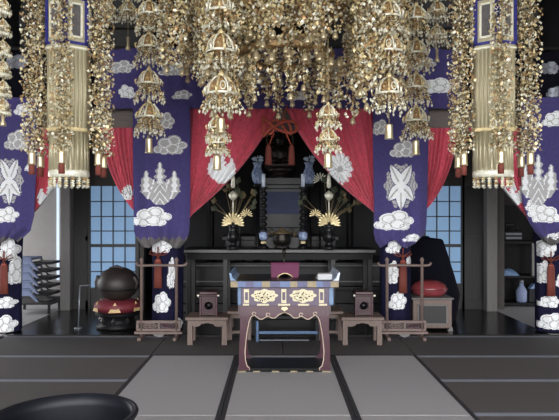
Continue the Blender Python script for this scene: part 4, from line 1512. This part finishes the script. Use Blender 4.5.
def banner(px, label, tw=0.):
    Z = 4.6
    k = Z / F
    x0 = wx(px, Z)
    t = thing('hanging_banner', label, 'hanging banner', (x0, Z, 0), 0, 'hexagonal gilt banners hung before the altar')
    R_ = 21.5 * k
    rot = PI / 6 + PI / 3 * 0
    ang = [PI / 2 + tw + i * PI / 3 for i in range(6)]      # a corner faces the viewer

    def hexp(r):
        return [(r * math.cos(a), r * math.sin(a)) for a in ang]
    b = MB(); b.lathe([(R_ * 1.04, wz(51, Z)), (R_ * 1.04, wz(-8, Z))], (0, 0, 0), 6, 0, False, rot=PI / 2 + tw); b.build('plaque_block', 'gold_brocade', t)
    pb = MB(); gb = MB(); db = MB()
    zA, zB = wz(48.5, Z), wz(2, Z)
    for i in range(6):
        am = ang[i] + PI / 6
        nx, ny = math.cos(am), math.sin(am)
        tx, ty = -ny, nx
        ap_ = R_ * 1.04 * math.cos(PI / 6)
        hw_ = R_ * 1.04 * .5

        def quad(B, u0, u1, z0, z1, d0, d1):
            vs = []
            for d in (d0, d1):
                for (u, z) in ((u0, z0), (u1, z0), (u1, z1), (u0, z1)):
                    vs.append((nx * (ap_ + d) + tx * u, ny * (ap_ + d) + ty * u, z))
            B.add(vs, [(4, 5, 6, 7), (0, 1, 5, 4), (1, 2, 6, 5), (2, 3, 7, 6), (3, 0, 4, 7)])
        wb = .02
        for q in ((-hw_, hw_, zB - wb, zB), (-hw_, hw_, zA, zA + wb), (-hw_, -hw_ + wb, zA, zB), (hw_ - wb, hw_, zA, zB)):
            quad(pb, *q, 0, .008)
        iw = hw_ * .55
        for q in ((-iw, iw, zB - .06, zB - .045), (-iw, iw, zA + .045, zA + .06), (-iw, -iw + .014, zA + .045, zB - .045), (iw - .014, iw, zA + .045, zB - .045)):
            quad(gb, *q, 0, .012)
        quad(db, -iw + .014, iw - .014, zA + .06, zB - .06, 0, .003)
    pb.build('blue_frame', 'blue_enamel', t)
    gb.build('gilt_frame', 'gold_pale', t)
    db.build('dark_field', 'dark_lining', t)
    b = MB(); b.lathe([(R_ * 1.02, wz(53, Z)), (R_ * 1.1, wz(52.5, Z)), (R_ * 1.1, wz(50.8, Z)), (R_ * 1.02, wz(50.5, Z))], (0, 0, 0), 6, 0, False, rot=PI / 2 + tw); b.build('moulding', 'gold_pale', t)
    b = MB(); b.lathe([(R_ * .98, wz(131, Z)), (R_ * .98, wz(52, Z))], (0, 0, 0), 6, 0, False, rot=PI / 2 + tw)
    for i in range(6):
        am = ang[i] + PI / 6
        for u in (-.6, -.36, -.12, .12, .36, .6):
            ap_ = R_ * .98 * math.cos(PI / 6)
            x, y = math.cos(am) * ap_ - math.sin(am) * u * R_ * .75, math.sin(am) * ap_ + math.cos(am) * u * R_ * .75
            b.tube([(x, y, wz(130, Z)), (x, y, wz(53, Z))], .008, 5, 0)
    b.build('upper_brocade', 'gold_brocade', t)
    b = MB(); b.lathe([(R_ * 1.0, wz(133, Z)), (R_ * 1.03, wz(132, Z)), (R_ * 1.03, wz(130, Z)), (R_ * 1.0, wz(129, Z))], (0, 0, 0), 6, 0, False, rot=PI / 2 + tw); b.build('band', 'gold', t)
    b = MB()
    b.lathe([(R_ * .8, wz(177, Z)), (R_ * .86, wz(175, Z)), (R_ * .84, wz(170, Z)), (R_ * .82, wz(132, Z))], (0, 0, 0), 24, 0)
    for i in range(24):
        a = 2 * PI * i / 24
        b.tube([(R_ * .84 * math.cos(a), R_ * .84 * math.sin(a), wz(171, Z)), (R_ * .82 * math.cos(a), R_ * .82 * math.sin(a), wz(133, Z))], .012, 5, 0)
    b.build('lower_skirt', 'gold_brocade', t)
    b = MB(); b.lathe([(R_ * .8, wz(178, Z)), (R_ * .92, wz(177, Z)), (R_ * .92, wz(172, Z)), (R_ * .84, wz(170, Z))], (0, 0, 0), 24, 0); b.build('rim', 'gold_pale', t)
    b = MB()
    for i in range(18):
        a = 2 * PI * i / 18
        x, y = R_ * .84 * math.cos(a), R_ * .84 * math.sin(a)
        z = wz(178, Z)
        for q in range(4):
            b.octa((x, y, z - .012 - q * .017), .016, .016, .013, 1 if q % 2 else gmi())
    b.build('bead_fringe', GM, t)
    # corner strands on short arms
    Rs = 36 * k
    b = MB()
    for a in ang:
        b.tube([(R_ * math.cos(a), R_ * math.sin(a), wz(-6, Z)), (Rs * math.cos(a), Rs * math.sin(a), wz(-10, Z)), (Rs * 1.06 * math.cos(a), Rs * 1.06 * math.sin(a), wz(-16, Z))], .012, 6)
    b.build('arm', 'gold', t)
    Ls = 1.2
    first = None
    for i, a in enumerate(ang):
        loc = (Rs * math.cos(a), Rs * math.sin(a), wz(-8, Z))
        if 'ban' not in SP:
            s = strand_mesh(Ls, .08, .028, 18, .0098).build('bead_strand', GM, t)
            bb = MB(); bb.lathe([(.004, .01), (.022, .0), (.026, -.02), (.027, -.08), (.03, -.095), (.02, -.095)], (0, 0, -Ls), 12); bb.build('tube_bell', 'bell_bronze', s)
            bb = MB(); bb.lathe([(.018, -.09), (.022, -.11), (.022, -.165)], (0, 0, -Ls), 10); bb.build('tassel', 'tassel_red', s)
            s.location = loc
            SP['ban'] = s
        else:
            part_copy(SP['ban'], t, loc, i * 1.1)
    b = MB(); b.tube([(0, 0, wz(-8, Z)), (0, 0, ZC)], .012, 8); b.build('chain', 'bronze', t)


banner(69, 'hexagonal gilt banner with beaded corner strands hanging in front of the stacked chairs side', .14)
banner(493, 'hexagonal gilt banner with beaded corner strands hanging in front of the store room side', -.14)
